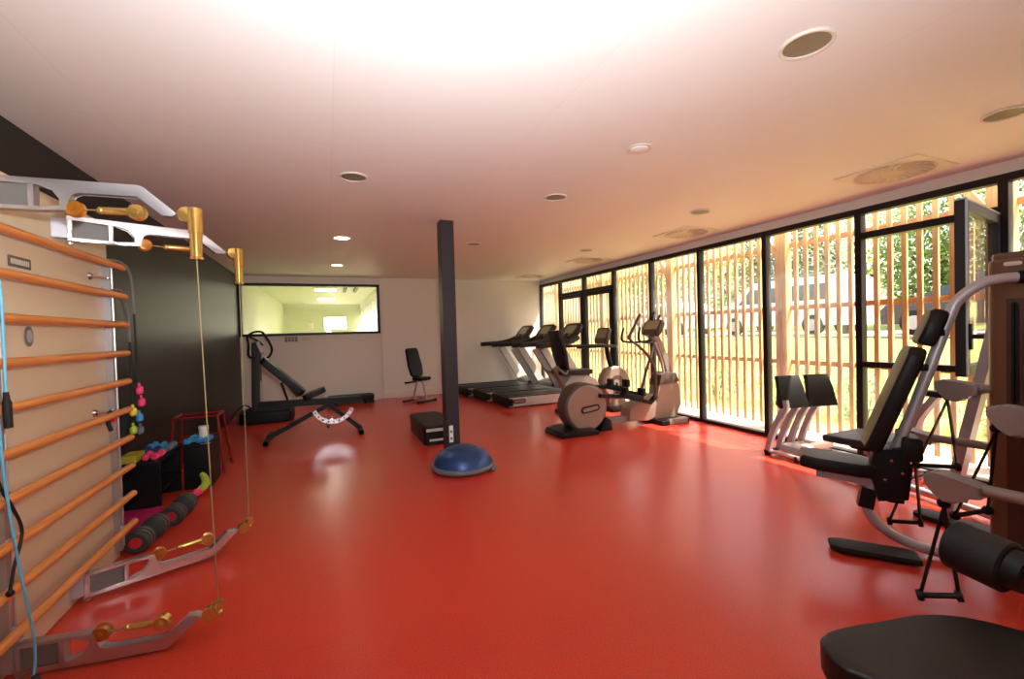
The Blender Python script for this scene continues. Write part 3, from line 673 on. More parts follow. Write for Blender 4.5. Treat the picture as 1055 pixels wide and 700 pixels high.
# ------------------------------------------------------------ elliptical trainer
t = thing('elliptical_trainer', 'taupe elliptical trainer with big round flywheel housing facing the windows', 'exercise machine', (3.9, 5.1, 0))
Y = 5.10; Z = lambda y: frame((0, y, 0), (1, 0, 0), (0, 0, 1))
fw = MB().lathe([(.0, -.13), (.30, -.13), (.325, -.11), (.33, -.08), (.33, .08), (.325, .11), (.30, .13), (0, .13)], (3.16, Y, .345), (0, 1, 0), 48).build('flywheel_housing', 'taupe_d', t)
MB().lathe([(0, .012), (.285, .012), (.30, .0)], (3.16, Y-.13, .345), (0, -1, 0), 48).build('disc_cover', 'taupe', fw)
T = frame((3.2, Y-.147, .33), (1, 0, .12), (0, 0, 1)); MB().prism(rrect(.29, .09, .045), .006, T, bev=.002).build('logo_badge', 'black', fw); MB().prism(rrect(.24, .05, .025), .004, T @ M.Translation((0, 0, .004))).build('logo_centre', 'taupe', fw)
MB().prism([(2.70, .02), (2.74, .07), (2.9, .09), (3.2, .085), (3.27, .04), (3.26, .0), (2.72, .0)], .50, Z(Y), bev=.02).build('rear_foot', 'black', t)
MB().prism([(3.36, .0), (3.42, .14), (3.48, .18), (3.54, .14), (3.56, 0)], .26, Z(Y), bev=.01).build('frame_bracket', 'black', t)
MB().tube([(3.3, Y, .12), (4.5, Y, .10)], .05, sec=[(.045, -.05), (.045, .05), (-.045, .05), (-.045, -.05)]).build('floor_beam', 'silver_d', t)
MB().prism([(3.86, .09), (3.88, .26), (4.1, .38), (4.28, .44), (4.36, .3), (4.32, .10), (4.2, .06)], .22, Z(Y), bev=.02).build('drive_cover', 'taupe', t)
for s in (-1, 1):
    yy = Y+s*.17; dz = .0 if s < 0 else .09
    p = MB().tube([(3.33, yy, .50+dz), (3.7, yy, .46+dz), (4.18, yy, .33+dz), (4.28, yy, .42)], .03, sec=[(.026, -.03), (.026, .03), (-.026, .03), (-.026, -.03)]).build('pedal_lever', 'black', t)
    q = MB().prism(rrect(.36, .13, .03), .04, frame((3.86, yy, .455+dz), (1, 0, -.2), (0, 1, 0)), bev=.01)
    q.box((4.0, yy-.06, .44+dz), (4.06, yy+.06, .55+dz), bev=.012); q.box((3.72, yy-.05, .49+dz), (3.78, yy+.05, .58+dz), bev=.012)
    q.build('footplate', 'rubber', p)
    o_ = -.03 if s < 0 else .76
    MB().tube([(4.24+o_*.1, Y+s*.2, .40), (4.25+o_*.25, Y+s*.21, .75), (4.14+o_*.55, Y+s*.23, .98), (3.96+o_*.85, Y+s*.25, 1.14), (3.80+o_, Y+s*.26, 1.25), (3.84+o_, Y+s*.26, 1.34), (4.0+o_, Y+s*.25, 1.58)], [.022, .022, .02, .019, .018, .019, .019], 12, smooth=6).build('swing_arm', 'taupe_d', t)
    MB().tube([(4.40, Y+s*.05, 1.2), (4.2, Y+s*.16, 1.18), (4.02, Y+s*.19, 1.2), (3.98, Y+s*.19, 1.26), (4.02, Y+s*.18, 1.4)], .016, 10, smooth=5).build('fixed_handle', 'black', t)
MB().prism([(4.32, .04), (4.36, .3), (4.42, .62), (4.5, .70), (4.72, .68), (4.80, .5), (4.82, .25), (4.72, .04)], .2, Z(Y), bev=.03, seg=3).build('front_housing', 'taupe', t)
MB().prism([(4.40, .55), (4.44, .70), (4.52, .74), (4.72, .72), (4.78, .58)], .23, Z(Y), bev=.02).build('housing_cap', 'taupe_d', t)
MB().box((4.30, Y-.28, 0), (4.80, Y+.28, .07), bev=.02, seg=3).build('front_foot', 'black', t)
for s in (-1, 1): MB().box((4.42, Y+s*.25-.035, .005), (4.76, Y+s*.25+.035, .085), bev=.015).build('foot_cover', 'silver_d', t)
MB().tube([(4.66, Y, .68), (4.60, Y, .9), (4.50, Y, 1.12), (4.40, Y, 1.30)], .05, smooth=5, sec=[(.045, -.05), (.045, .05), (-.045, .05), (-.045, -.05)]).build('mast', 'taupe', t)
MB().tube([(4.54, Y-.055, .68), (4.5, Y-.055, .9), (4.4, Y-.055, 1.14), (4.33, Y-.055, 1.25)], .016, 10, smooth=5).build('mast_tube', 'silver', t)
T = frame((4.40, Y, 1.385), (0, -1, 0), (.45, 0, .85)); cn = MB().prism(rrect(.36, .24, .05), .07, T, bev=.018, seg=3).build('console', 'taupe_d', t)
MB().prism(rrect(.28, .14, .012), .006, T @ M.Translation((0, .03, .037))).build('display', 'screen', cn)
MB().tube([(4.40, Y+.02, 1.5), (4.42, Y+.02, 1.56), (4.45, Y+.02, 1.62)], .014, 8).build('reading_prop', 'black', t)

# ------------------------------------------------------------ recumbent bike behind it
t = thing('exercise_bike', 'taupe recumbent exercise bike with black seat behind the elliptical', 'exercise bike', (3.9, 6.25, 0)); Y = 6.25
MB().prism([(-.17, .34), (-.2, .2), (-.19, -.1), (-.15, -.34), (.15, -.34), (.19, -.1), (.2, .2), (.17, .34)], .07, frame((3.46, Y, 1.06), (0, -1, 0), (-.25, 0, 1)), bev=.025, seg=3).build('backrest', 'vinyl', t)
MB().prism([(-.2, -.3), (.2, -.3), (.21, .02), (.12, .30), (-.12, .30), (-.21, .02)], .085, frame((3.72, Y, .70), (0, -1, 0), (1, 0, -.03)), bev=.025, seg=3).build('seat', 'vinyl', t)
MB().prism([(3.50, .50), (3.62, .66), (3.95, .64), (4.12, .56), (4.2, .42), (4.0, .40), (3.75, .45)], .18, Z(Y), bev=.03, seg=3).build('seat_carriage', 'grey_l', t)
MB().tube([(3.38, Y, .78), (3.52, Y, .55), (3.62, Y, .25), (3.66, Y, .06)], .045, sec=[(.05, -.05), (.05, .05), (-.05, .05), (-.05, -.05)], smooth=4).build('seat_post', 'taupe', t)
MB().tube([(3.5, Y, .3), (4.0, Y, .34), (4.45, Y, .42)], .07, sec=[(.06, -.06), (.06, .06), (-.06, .06), (-.06, -.06)]).build('frame_beam', 'taupe', t)
dh = MB().lathe([(.0, -.10), (.25, -.10), (.28, -.07), (.28, .07), (.25, .10), (0, .10)], (4.52, Y, .47), (0, 1, 0), 40).build('drive_housing', 'taupe', t)
MB().lathe([(.07, 0), (.13, 0), (.13, .008), (.07, .008)], (4.52, Y-.10, .47), (0, -1, 0), 28, ring=True).build('housing_ring', 'taupe_d', dh)
for s in (-1, 1):
    k = MB().tube([(4.5, Y+s*.12, .47), (4.5+s*.02, Y+s*.14, .47+s*.15)], .016, 8).build('crank', 'black', t)
    MB().box((4.44+s*.02, Y+s*.21-.05, .45+s*.15), (4.56+s*.02, Y+s*.21+.05, .49+s*.15), bev=.01).build('pedal', 'rubber', k)
MB().box((3.5, Y-.28, 0), (3.72, Y+.28, .07), bev=.02).build('rear_foot', 'black', t); MB().box((4.3, Y-.26, 0), (4.7, Y+.26, .07), bev=.02).build('front_foot', 'black', t)
MB().prism([(4.36, .04), (4.38, .3), (4.68, .3), (4.72, .04)], .16, Z(Y), bev=.02).build('lower_housing', 'taupe', t)
MB().tube([(4.48, Y, .7), (4.42, Y, .9), (4.38, Y, 1.14)], .04, 12, smooth=4).build('mast', 'black', t)
T = frame((4.32, Y, 1.27), (0, -1, 0), (.35, 0, 1)); cn = MB().prism(rrect(.34, .28, .04), .06, T, bev=.015, seg=3).build('console', 'taupe_d', t)
MB().prism(rrect(.26, .16, .01), .006, T @ M.Translation((0, .03, .032))).build('display', 'screen', cn)
for s in (-1, 1): MB().tube([(4.42, Y+s*.04, 1.09), (4.45, Y+s*.2, 1.1), (4.2, Y+s*.24, 1.11), (3.66, Y+s*.24, 1.11)], [.02, .022, .024, .026], 10, smooth=4).build('handlebar', 'black', t)
for s in (-1, 1): MB().tube([(3.5, Y+s*.2, .74), (3.42, Y+s*.27, .70), (3.3, Y+s*.28, .78)], .016, 8, smooth=4).build('seat_handle', 'silver_d', t)

# ------------------------------------------------------------ multi gym (right)
t = thing('multi_gym', 'silver multi gym with curved frame, black backrest seat and brown weight tower', 'exercise machine', (3.2, 1.2, 0)); X = 3.08
arc = [(X, .80, .034), (X, 1.0, .034), (X, 1.25, .036), (X, 1.43, .06), (X, 1.57, .13), (X, 1.64, .23), (X, 1.635, .34), (X, 1.586, .45), (X, 1.472, .72), (X, 1.355, 1.10), (X, 1.268, 1.40), (X, 1.23, 1.50), (X, 1.14, 1.585), (X, 1.06, 1.608), (X, .985, 1.612)]
TURN[0] = M.Translation((X, 1.59, 0)) @ M.Rotation(math.radians(35), 4, 'Z') @ M.Translation((-X, -1.59, 0))
ob = [(.034*math.cos(a*PI/8), .028*math.sin(a*PI/8)) for a in range(16)]
MB().tube(arc, .03, smooth=6, sec=ob, up=(1, 0, 0)).build('curved_frame', 'silver', t)
MB().tube([(X, 1.0, 1.612), (X, .955, 1.612)], .036, 14).build('frame_collar', 'black', t)
# back pad, head pad, seat: each normal to the leaning tube
lean = V((0, -.355, 1.0)).normalized(); fr = V((0, 1, .355)).normalized()
def pad(c, w, h, th, bev, name, m):
    T = frame(c, (1, 0, 0), lean); k = .8
    return MB().prism([(-w/2*k, -h/2), (w/2*k, -h/2), (w/2, -h/2+.06), (w/2, h/2-.05), (w/2*.7, h/2), (-w/2*.7, h/2), (-w/2, h/2-.05), (-w/2, -h/2+.06)], th, T, bev=bev, seg=3).build(name, m, t)
bc = V((X, 1.455, .905))+fr*.068; pad(bc, .26, .66, .085, .034, 'backrest', 'vinyl')
hc = V((X, 1.290, 1.33))+fr*.06; pad(hc, .20, .215, .085, .036, 'headrest', 'vinyl')
MB().box((X-.04, 1.36, 1.10), (X+.04, 1.40, 1.14), bev=.008).build('pad_bracket', 'black', t); MB().box((X-.04, 1.29, 1.30), (X+.04, 1.33, 1.34), bev=.008).build('pad_bracket', 'black', t)
MB().prism([(-.11, -.19), (.11, -.19), (.14, -.12), (.145, .1), (.11, .19), (-.11, .19), (-.145, .1), (-.14, -.12)], .08, frame((X+.02, 1.80, .50), (1, 0, 0), (0, 1, .07)), bev=.03, seg=3).build('seat', 'vinyl', t)
MB().tube([(X, 1.60, .40), (X, 1.72, .42), (X, 1.9, .43)], .03, sec=[(.025, -.03), (.025, .03), (-.025, .03), (-.025, -.03)]).build('seat_arm', 'silver', t)
hb = MB(); hb.prism([(-.08, -.14), (.06, -.17), (.10, .0), (.08, .14), (-.06, .17), (-.1, .05)], .12, frame((X, 1.535, .475), (0, 1, 0), (0, 0, 1)), bev=.02, seg=3)
hb.prism(rrect(.09, .14, .02), .15, frame((X, 1.44, .64), (0, 1, 0), lean), bev=.01); hub = hb.build('pivot_hub', 'black', t)
for dy, dz in ((-.05, .02), (.03, -.03), (.0, .09), (-.08, .16)): MB().lathe([(0, .006), (.008, .005), (.009, 0)], (X-.061, 1.535+dy, .475+dz), (-1, 0, 0), 12).build('bolt', 'chrome', hub)
MB().tube([(X, 1.635, .37), (X, 1.655, .25)], .036, sec=[(.042, -.038), (.042, .038), (-.042, .038), (-.042, -.038)]).build('clamp', 'black', t)
MB().box((X-.03, 1.47, .30), (X+.03, 1.55, .42), bev=.01).build('lock_block', 'black', t)
TURN[0] = M()
sp = MB().prism([(-.07, -.2), (.07, -.2), (.075, .16), (.05, .22), (-.05, .22), (-.075, .16)], .035, frame((X-.13, 1.545, .033), (.62, -.78, 0), (.78, .62, 0)) @ M.Rotation(PI/2, 4, 'Z'), bev=.01)
sp.box((X-.25, 1.64, .0), (X-.21, 1.68, .03)); sp.box((X-.07, 1.42, .0), (X-.03, 1.46, .03)); sp.build('floor_plate', 'rubber', t)
# tower
tw = MB().prism(rrect(.52, .62, .05, 5), 1.70, M.Translation((3.72, .937, .87)), bev=.02, seg=3).build('weight_tower', 'brown', t)
MB().prism(rrect(.50, .60, .05, 5), .04, M.Translation((3.72, .937, 1.735)), bev=.015).build('tower_cap', 'brown', tw)
MB().prism(rrect(.03, .56, .0174, 5), .012, frame((3.457, 1.127, 1.2), (0, -1, 0), (0, 0, 1))).build('slot', 'black', tw)
MB().box((3.455, .67, .04), (3.463, 1.162, 1.5), bev=.002).build('side_cover', 'brown_d', tw)
MB().prism(rrect(.07, .022, .0109), .008, frame((3.457, 1.135, 1.69), (0, -1, 0), (0, 0, 1)), bev=.003).build('logo_badge', 'vent', tw)
MB().box((3.475, .61, 0), (3.965, 1.25, .03), bev=.01).build('tower_base', 'black', tw)
# lever arms with pulley heads, straps and handles
def lever(name_y, z, x, ytip, yroot, head, hx=None):
    a = MB(); a.tube([(x, yroot, z+.012), (x, ytip-.10, z)], .026, 14); a.tube([(x, ytip-.112, z), (x, ytip-.10, z)], .0285, 14)
    arm = a.build('lever_arm', 'silver_d', t)
    T = frame((x, ytip, z-.012), (0, 1, 0), (0, 0, 1))
    hp_ = catmull([(q[0], q[1], 0) for q in ((-.12, .028), (-.06, .04), (.0, .05), (.05, .052), (.08, .03), (.07, -.005), (.035, -.05), (-.01, -.075), (-.045, -.065), (-.075, -.035), (-.12, -.024))], 4)
    MB().prism([(q.x, q.y) for q in hp_], .095, T, bev=.03, seg=4).build('pulley_head', 'silver_d', arm)
    MB().prism([(.04, .055), (.085, .04), (.085, .0), (.05, -.02)], .06, T, bev=.01).build('head_bumper', 'black', arm)
    return arm
def strap_handle(top, a, b):
    top, a, b = V(top), V(a), V(b)
    h = MB(); h.tube([a, b], .013, 12); g = h.build('handle', 'rubber', t)
    MB().ball(top, .026, 12).build('strap_ball', 'black', g)
    for e in (a, b):
        MB().lathe([(0, -.014), (.024, -.012), (.027, 0), (.024, .012), (0, .014)], e, (b-a), 16).build('handle_end', 'black', g)
        MB().tube([top-V((0, 0, .02)), e], .008, sec=[(.011, -.004), (.011, .004), (-.011, .004), (-.011, -.004)]).build('strap', 'black', g)
XF, XN = 3.5, 2.65
lever('u', .985, XF, 1.40, 1.0, 1); strap_handle((XF, 1.43, .92), (XF-.06, 1.56, .47), (XF+.06, 1.41, .48))
lever('l', .615, XF+.15, 1.68, 1.0, 0); strap_handle((XF-.1, 1.55, .53), (XF-.06, 1.71, .05), (XF, 1.57, .08))
lever('n', .635, XN, 1.08, .55, 1); strap_handle((XN, 1.10, .53), (XN-.03, 1.18, .055), (XN+.03, 1.06, .10))
lever('m', .975, XN+.05, .88, .45, 0); strap_handle((XF-.2, 1.15, .8), (XF-.05, 1.38, .21), (XF-.1, 1.22, .31))
MB().tube([(XN, .55, .635), (XN+.1, .5, .66), (3.3, .6, .66), (3.56, .75, .66)], .026, 12, smooth=4).build('cross_tube', 'silver_d', t); MB().tube([(XN+.05, .45, .98), (XN+.15, .42, .98), (3.3, .6, .98), (3.56, .75, .98)], .026, 12, smooth=4).build('cross_tube', 'silver_d', t)
MB().tube([(3.9, 1.59, .02), (3.9, 1.54, .37), (3.9, 1.40, 1.1), (3.9, 1.355, 1.35), (3.9, 1.34, 1.5), (3.9, 1.30, 1.62), (3.8, 1.05, 1.64)], .04, smooth=4, sec=[(.028, -.042), (.028, .042), (-.028, .042), (-.028, -.042)], up=(0, 1, .2)).build('rear_post', 'silver', t)
MB().prism(rrect(.16, .5, .03), .03, M.Translation((3.86, 1.5, .02)), bev=.01).build('floor_plate', 'rubber', t)

# ------------------------------------------------------------ leg press by the window
t = thing('leg_press', 'low leg press with blue-black seat pad and two square footplates by the window', 'exercise machine', (4.45, 2.6, 0))
MB().prism([(-.25, -.22), (.25, -.22), (.27, .0), (.24, .22), (-.24, .22), (-.27, 0)], .06, frame((4.12, 2.19, .42), (1, 0, 0), (0, 1, -.05)), bev=.02, seg=3).build('seat', 'vinyl_b', t)
MB().prism(rrect(.3, .24, .03), .05, frame((4.15, 2.16, .365), (1, 0, 0), (0, 1, 0)), bev=.01).build('seat_base', 'black', t)
for s in (-1, 1): MB().tube([(4.2+s*.1, 2.18, .35), (4.42+s*.14, 2.2, .06)], .03, 10).build('seat_leg', 'silver', t)
MB().tube([(4.29, 3.24, .05), (4.26, 2.7, .05), (4.2, 2.28, .05), (4.3, 1.9, .05)], .02, 10, smooth=3).build('floor_rail', 'silver', t); MB().tube([(4.82, 3.24, .05), (4.82, 1.9, .05)], .02, 10).build('floor_rail', 'silver', t)
for y in (3.22, 2.9, 2.5, 2.1): MB().tube([(4.24 if y > 2.6 else 4.21, y, .05), (4.84, y, .05)], .016, 10).build('cross_rail', 'black', t)
MB().tube([(4.0, 1.3, .05), (4.12, 1.48, .05), (4.28, 2.01, .05), (4.36, 2.25, .05)], .028, 12, smooth=4).build('floor_beam', 'silver', t)
for p in ((4.3, 3.24), (4.275, 2.9), (4.24, 2.56), (4.21, 2.3)): MB().lathe([(0, 0), (.026, 0), (.03, .02), (.026, .05), (0, .052)], (p[0], p[1], 0), n=14).build('rubber_foot', 'rubber', t)
MB().prism(rrect(.3, .32, .04), .06, M.Translation((4.5, 2.98, .095)), bev=.015).build('carriage', 'silver', t)
MB().box((4.32, 2.82, .12), (4.72, 2.9, .18), bev=.015).build('carriage_stop', 'tub', t)
for cx in (4.42, 4.755):
    T = frame((cx+.02, 3.04+(4.58-cx)*.25, .685), (.9, -.38, 0), (.1, .3, 1))
    pl = MB().prism([(-.12, .165), (.12, .17), (.14, .02), (.155, -.17), (-.13, -.18), (-.165, -.13), (-.115, -.02)], .05, T, bev=.012).build('footplate', 'vinyl', t)
    for s in (-1, 1):
        MB().tube([(cx+s*.085, 3.06, .60), (cx+s*.085-.01, 3.05, .52), (cx+s*.085-.045, 3.10, .40), (cx+s*.085-.07, 3.16, .22), (cx+s*.085-.075, 3.2, .06)], .026, smooth=5, sec=[(.02, -.028), (.02, .028), (-.02, .028), (-.02, -.028)], up=(1, 0, 0)).build('curved_leg', 'silver', t)
MB().box((4.06, 1.67, .825), (4.16, 1.84, .87), bev=.018, seg=3).build('armrest', 'vinyl', t)
MB().tube([(4.11, 1.74, .83), (4.13, 1.88, .58), (4.2, 2.0, .1)], .03, 10, smooth=4, sec=[(.02, -.035), (.02, .035), (-.02, .035), (-.02, -.035)]).build('armrest_post', 'silver', t)

# ------------------------------------------------------------ near machine: seat pad and roller
t = thing('leg_curl_machine', 'black padded seat with foam roller closest to the viewer', 'exercise machine', (1.6, .55, 0))
pts = [(q.x, q.y) for q in catmull([V((a_, b_, 0)) for a_, b_ in ((1.205, .762), (1.30, .752), (1.43, .722), (1.53, .70), (1.62, .655), (1.685, .58), (1.735, .46), (1.72, .34), (1.62, .30), (1.45, .38), (1.28, .50), (1.17, .60), (1.145, .66), (1.155, .72), (1.205, .762))], 3)[:-1]]
MB().prism(pts, .075, M.Translation((0, 0, .512)), bev=.017, seg=4).build('seat', 'vinyl', t)
MB().prism(rrect(.3, .24, .03), .02, M.Translation((1.46, .55, .464))).build('seat_plate', 'black', t)
MB().tube([(1.5, .52, .46), (1.55, .46, .25), (1.6, .42, .05)], .04, sec=[(.035, -.035), (.035, .035), (-.035, .035), (-.035, -.035)]).build('seat_post', 'silver', t)
MB().tube([(1.35, .25, .035), (1.85, .6, .035)], .035, 12).build('foot_bar', 'silver', t); MB().tube([(1.6, .42, .035), (2.3, .1, .035)], .035, 12).build('foot_bar', 'silver', t)
a, b = V((1.87, .755, .66)), V((1.855, .615, .648))
MB().tube([a, a.lerp(b, .02), a.lerp(b, .06), b.lerp(a, .04), b], [.062, .074, .078, .078, .07], 32).build('roller', 'foam', t)
g = b+(b-a).normalized()*.12
MB().tube([b, b.lerp(g, .3), b.lerp(g, .35)], [.06, .055, .03], 20).build('roller_collar', 'rubber', t)
MB().tube([b, g], .016, 12).build('roller_axle', 'chrome', t)
MB().tube([g, g-V((0, 0, .3)), V((2.05, .25, .1)), V((2.1, .18, .04))], .03, 12, smooth=4).build('roller_arm', 'silver', t)

# ------------------------------------------------------------ outside: terrace, screen, lawn, trees, cars
struct('terrace', MB().box((XR+.05, -6, -.2), (6.15, 26, -.005)), 'concrete')
sc = thing('slat_screen', 'long screen of upright wooden slats standing outside the window wall', 'screen', (5.62, 3.5, 0))
SX = 5.60
yy = -4.2; seg = []; k = 0; sm = MB(); n = 0
ps = [3.95+2.0648*j for j in range(-4, 7)]
nxt = 0
while yy < 17:
    if not any(abs(yy-p) < .075 for p in ps): sm.box((SX+.015, yy-.023, .01), (SX+.045, yy+.023, 2.86)); n += 1
    yy += .129
    if n == 16 or yy >= 17: sm.build('slat_panel', 'slat', sc); sm = MB(); n = 0
sm.bm.free()
for z in (.885, 1.60, 2.42): MB().box((SX+.045, -4.3, z-.03), (SX+.085, 17, z+.03)).build('rail', 'rail', sc)
for p in ps:
    q = MB().box((SX-.045, p-.062, -.005), (SX+.08, p+.062, 2.95), bev=.004, seg=1).build('post', 'slat', sc)
    MB().tube([(SX+.02, p+.03, 2.2), (SX+.02, p+.36, 2.78)], .03, sec=[(.03, -.03), (.03, .03), (-.03, .03), (-.03, -.03)]).build('brace', 'slat', q)
# lawn rising to the parking
lm = MB(); xs_ = [6.15, 7.5, 9, 11, 12.5, 14]; zs_ = [-.05, .05, .25, .62, .9, 1.0]
vs = [[lm.bm.verts.new((x, y, z+.05*math.sin(y*.7+x))) for y in range(-20, 61, 2)] for x, z in zip(xs_, zs_)]
for A, B in zip(vs, vs[1:]):
    for j in range(len(A)-1): lm.bm.faces.new((A[j], B[j], B[j+1], A[j+1]))
struct('lawn', lm, 'lawn')
struct('car_park', MB().box((13.2, -20, .6), (20.5, 60, 1.0)), 'asphalt')
struct('bank', MB().prism([(20.4, .6), (20.4, 1.0), (34, 2.2), (60, 3.0), (60, .6)], 90, frame((0, 18, 0), (1, 0, 0), (0, 0, 1))), 'lawn')
def car(x, y, L, prof, glass, m, name, lab, z=1.0):
    t = thing(name, lab, 'car', (x, y, z)); T = frame((x, y, z), (0, 1, 0), (0, 0, 1))
    body = MB().prism(prof, 1.72, T, bev=.06, seg=3).build('body', m, t)
    for s in (-1, 1):
        for g in glass: MB().prism(g, .03, frame((x+s*.855, y, z), (0, 1, 0), (0, 0, 1)), bev=.005).build('side_window', 'car_g', t)
        for u in (L*.19, L*.81):
            w_ = MB().lathe([(0, -.1), (.24, -.1), (.32, -.08), (.32, .08), (.24, .1), (0, .1)], (x+s*.80, y+u, z+.32), (1, 0, 0), 24).build('wheel', 'rubber', t)
            MB().lathe([(0, .0), (.18, .0), (.2, -.02)], (x+s*.905, y+u, z+.32), (s, 0, 0), 16).build('hubcap', 'silver', w_)
    return t
car(14.9, 8.1, 4.6, [(.0, .3), (4.55, .3), (4.6, .8), (4.45, 1.0), (3.75, 1.15), (3.1, 1.75), (2.9, 1.84), (.2, 1.84), (.05, 1.7), (-.0, .9)],
    [[(.3, 1.1), (1.3, 1.1), (1.3, 1.6), (.35, 1.6)], [(1.4, 1.1), (2.35, 1.1), (2.35, 1.6), (1.4, 1.6)], [(2.45, 1.1), (3.55, 1.1), (3.05, 1.6), (2.45, 1.6)]], 'car_w', 'van', 'white van parked beyond the lawn, behind the slats')
car(14.9, 2.9, 4.3, [(.0, .28), (4.25, .28), (4.3, .65), (4.1, .85), (3.2, .98), (2.6, 1.4), (2.2, 1.47), (.9, 1.45), (.3, 1.0), (.0, .9)],
    [[(.55, .98), (1.45, .98), (1.45, 1.34), (1.0, 1.34)], [(1.53, .98), (2.85, .98), (2.4, 1.33), (1.53, 1.36)]], 'car_d', 'car', 'dark blue car parked behind the slats of the open window bay')
car(15.2, 14.2, 4.2, [(.0, .28), (4.15, .28), (4.2, .65), (4.0, .85), (3.2, .98), (2.6, 1.4), (2.2, 1.47), (.9, 1.45), (.3, 1.0), (.0, .9)],
    [[(.55, .98), (1.45, .98), (1.45, 1.34), (1.0, 1.34)], [(1.53, .98), (2.85, .98), (2.4, 1.33), (1.53, 1.36)]], 'car_w', 'car', 'white hatchback parked beyond the van, behind the farther slats')
def leaves(c, rad, n, size, rnd):
    mb = MB(); bm = mb.bm
    for _ in range(n):
        while True:
            p = V((rnd.uniform(-1, 1), rnd.uniform(-1, 1), rnd.uniform(-1, 1)))
            if .15 < p.length < 1: break
        p = V((p.x*rad[0], p.y*rad[1], p.z*rad[2]))+V(c)
        a = V((rnd.uniform(-1, 1), rnd.uniform(-1, 1), rnd.uniform(-1, 1))).normalized(); b_ = a.orthogonal().normalized(); s = size*rnd.uniform(.6, 1.3)
        bm.faces.new([bm.verts.new(p+a*s), bm.verts.new(p+b_*s*.55), bm.verts.new(p-a*s), bm.verts.new(p-b_*s*.55)])
    return mb
rnd = random.Random(3)
trees = [(21.5, 4.0, 5.2, 'leaf1', 'dark tree behind the dark blue car'), (22.5, 9.2, 5.6, 'leaf2', 'mid green tree behind the front of the white van'), (20.8, 14.6, 5.5, 'leaf1', 'dark tree behind the rear of the white van'),
         (23.5, 20.2, 6.2, 'leaf3', 'pale green tree beyond the white hatchback'), (22, 25, 6, 'leaf2', 'mid green tree behind the farther slats'), (24, 0, 6.2, 'leaf2', 'mid green tree beyond the near end of the car park'), (23, 32, 6.5, 'leaf3', 'pale green tree at the far end of the screen'),
         (27, 7, 8, 'leaf2', 'tall tree behind the row of trees, above the dark car'), (28, 15, 8.5, 'leaf3', 'tall pale tree behind the row of trees, above the van'), (28, 40, 8, 'leaf1', 'dark tall tree farthest along the screen'), (21.5, -5, 5.5, 'leaf1', 'dark tree near the tower side, beyond the car park')]
for x, y, h, m, lab in trees:
    t = thing('tree', lab, 'tree', (x, y, 1.0), group='trees beyond the car park')
    b_ = MB(); b_.tube([(x, y, .9), (x+.1, y, 1+h*.3), (x-.05, y+.1, 1+h*.6)], [.22, .16, .08], 10, smooth=3)
    for k in range(4): a = k*1.7; b_.tube([(x+.08, y, 1+h*.3), (x+math.cos(a)*h*.2, y+math.sin(a)*h*.2, 1+h*.55)], [.09, .04], 6)
    b_.build('trunk', 'bark', t)
    leaves((x, y, 1+h*.58), (h*.36, h*.42, h*.45), 4200, .13, rnd).build('crown', m, t)
shr = [(6.9, 1.2, .45), (7.1, 2.45, .5), (7.0, 3.75, .42), (7.2, 5.0, .5), (7.0, 6.3, .45), (7.3, 7.6, .5), (7.1, 9.4, .5), (7.2, 0.0, .5)]
for k, (x, y, r) in enumerate(shr):
    t = thing('shrub', ['low shrub outside behind the multi gym tower', 'low leafy shrub outside behind the backrest', 'low leafy shrub outside behind the footplates', 'low leafy shrub outside the bay beside the footplates', 'low leafy shrub outside past the footplates', 'low shrub outside behind the elliptical', 'low shrub outside behind the exercise bike', 'low shrub outside at the near end of the screen'][k], 'shrub', (x, y, 0), group='low shrubs outside the slat screen')
    s = MB()
    for j in range(5): s.tube([(x, y, -.1), (x+rnd.uniform(-.2, .2), y+rnd.uniform(-.3, .3), r*.9)], [.012, .005], 5)
    s.build('stems', 'bark', t); leaves((x, y, r*.75), (.38, .6, r*.8), 420, .05, rnd).build('foliage', 'leaf3' if k % 2 else 'leaf2', t)

# ------------------------------------------------------------ light
w = bpy.data.worlds.new('World'); bpy.context.scene.world = w; w.use_nodes = True; nt = w.node_tree
sky = nt.nodes.new('ShaderNodeTexSky'); sky.sky_type = 'NISHITA'; sky.sun_disc = False; sky.sun_elevation = math.radians(58); sky.sun_rotation = math.radians(130); sky.dust_density = 5
wm = nt.nodes.new('ShaderNodeMix'); wm.data_type = 'RGBA'; wm.blend_type = 'MULTIPLY'; wm.inputs[0].default_value = 1; wm.inputs[7].default_value = (1, .91, .82, 1)
nt.links.new(sky.outputs[0], wm.inputs[6]); nt.links.new(wm.outputs[2], nt.nodes['Background'].inputs[0]); nt.nodes['Background'].inputs[1].default_value = .46
s = bpy.data.lights.new('sun', 'SUN'); s.energy = 8; s.angle = math.radians(.6); s.color = (1, .91, .80)
so = bpy.data.objects.new('sun', s); C.objects.link(so); sd = V((.74, -.67, 0)).normalized()*math.cos(math.radians(58))+V((0, 0, math.sin(math.radians(58))))
so.rotation_euler = sd.to_track_quat('Z', 'Y').to_euler()
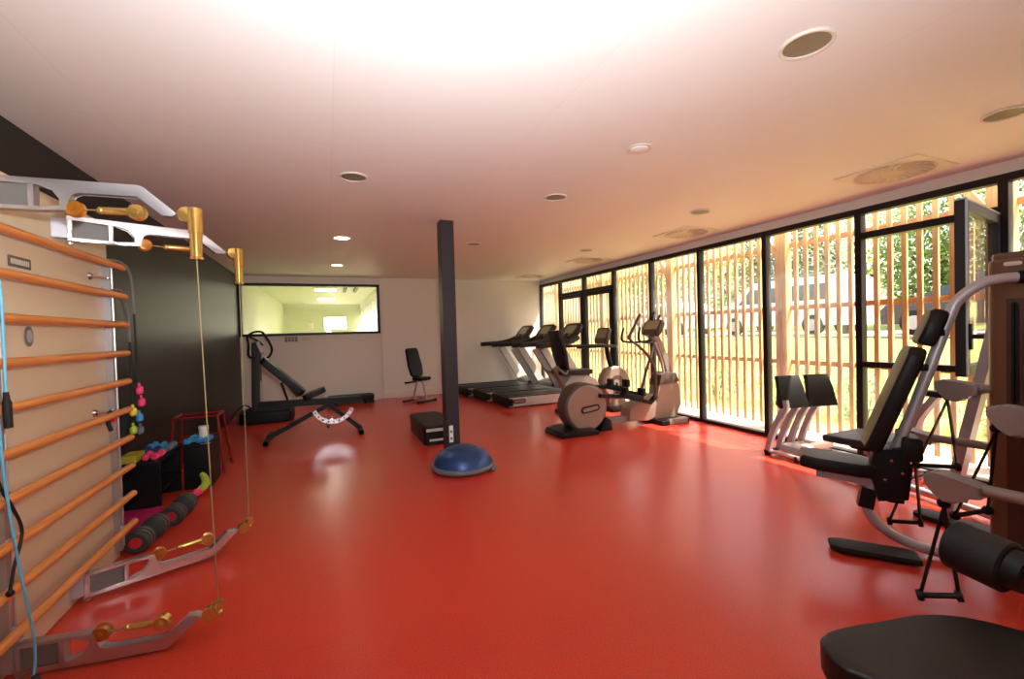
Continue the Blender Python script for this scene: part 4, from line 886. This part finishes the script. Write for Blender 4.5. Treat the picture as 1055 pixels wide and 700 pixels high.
# the photographer's flash, tilted up to bounce off the ceiling
fl = bpy.data.lights.new('flash', 'AREA'); fl.shape = 'RECTANGLE'; fl.size = .12; fl.size_y = .08; fl.energy = 44; fl.color = (.94, .97, 1); fl.spread = math.radians(150)
fo = bpy.data.objects.new('flash', fl); C.objects.link(fo); fo.location = (.05, .05, 1.62); fo.rotation_euler = V((-.28, -1.2, -.85)).to_track_quat('Z', 'Y').to_euler()
for yy in (13.2, 16.6):
    a = bpy.data.lights.new('hall_lamp', 'AREA'); a.size = .5; a.energy = 7; a.color = (1, .98, .86)
    ao = bpy.data.objects.new('hall_lamp', a); C.objects.link(ao); ao.location = (0, yy, HC+.03)
for yy in (5.91, 8.19):
    a = bpy.data.lights.new('downlight', 'SPOT'); a.energy = 12; a.spot_size = math.radians(110); a.spot_blend = .6; a.shadow_soft_size = .08; a.color = (1, .9, .75)
    ao = bpy.data.objects.new('downlight', a); C.objects.link(ao); ao.location = (.205, yy, HC-.02)

# ------------------------------------------------------------ camera
cam = bpy.data.cameras.new('camera'); cam.sensor_width = 36; cam.lens = 450.239/1055*36; cam.clip_start = .02; cam.clip_end = 300
co = bpy.data.objects.new('camera', cam); C.objects.link(co)
yaw, pit, rol = .3996, -.0195, -.0287
F = V((math.sin(yaw)*math.cos(pit), math.cos(yaw)*math.cos(pit), math.sin(pit))); R0 = V((math.cos(yaw), -math.sin(yaw), 0)); U0 = R0.cross(F)
Rr = R0*math.cos(rol)+U0*math.sin(rol); Uu = -R0*math.sin(rol)+U0*math.cos(rol)
co.matrix_world = M(((Rr.x, Uu.x, -F.x, 0), (Rr.y, Uu.y, -F.y, 0), (Rr.z, Uu.z, -F.z, 1.4), (0, 0, 0, 1)))
S = bpy.context.scene; S.camera = co
S.view_settings.view_transform = 'Standard'; S.view_settings.look = 'None'; S.view_settings.gamma = 1; S.view_settings.use_curve_mapping = False
S.view_settings.exposure = 1.1
S.cycles.use_denoising = True; S.cycles.max_bounces = 10; S.cycles.diffuse_bounces = 5; S.cycles.transparent_max_bounces = 16; S.cycles.sample_clamp_indirect = 6; S.cycles.caustics_reflective = False; S.cycles.caustics_refractive = False
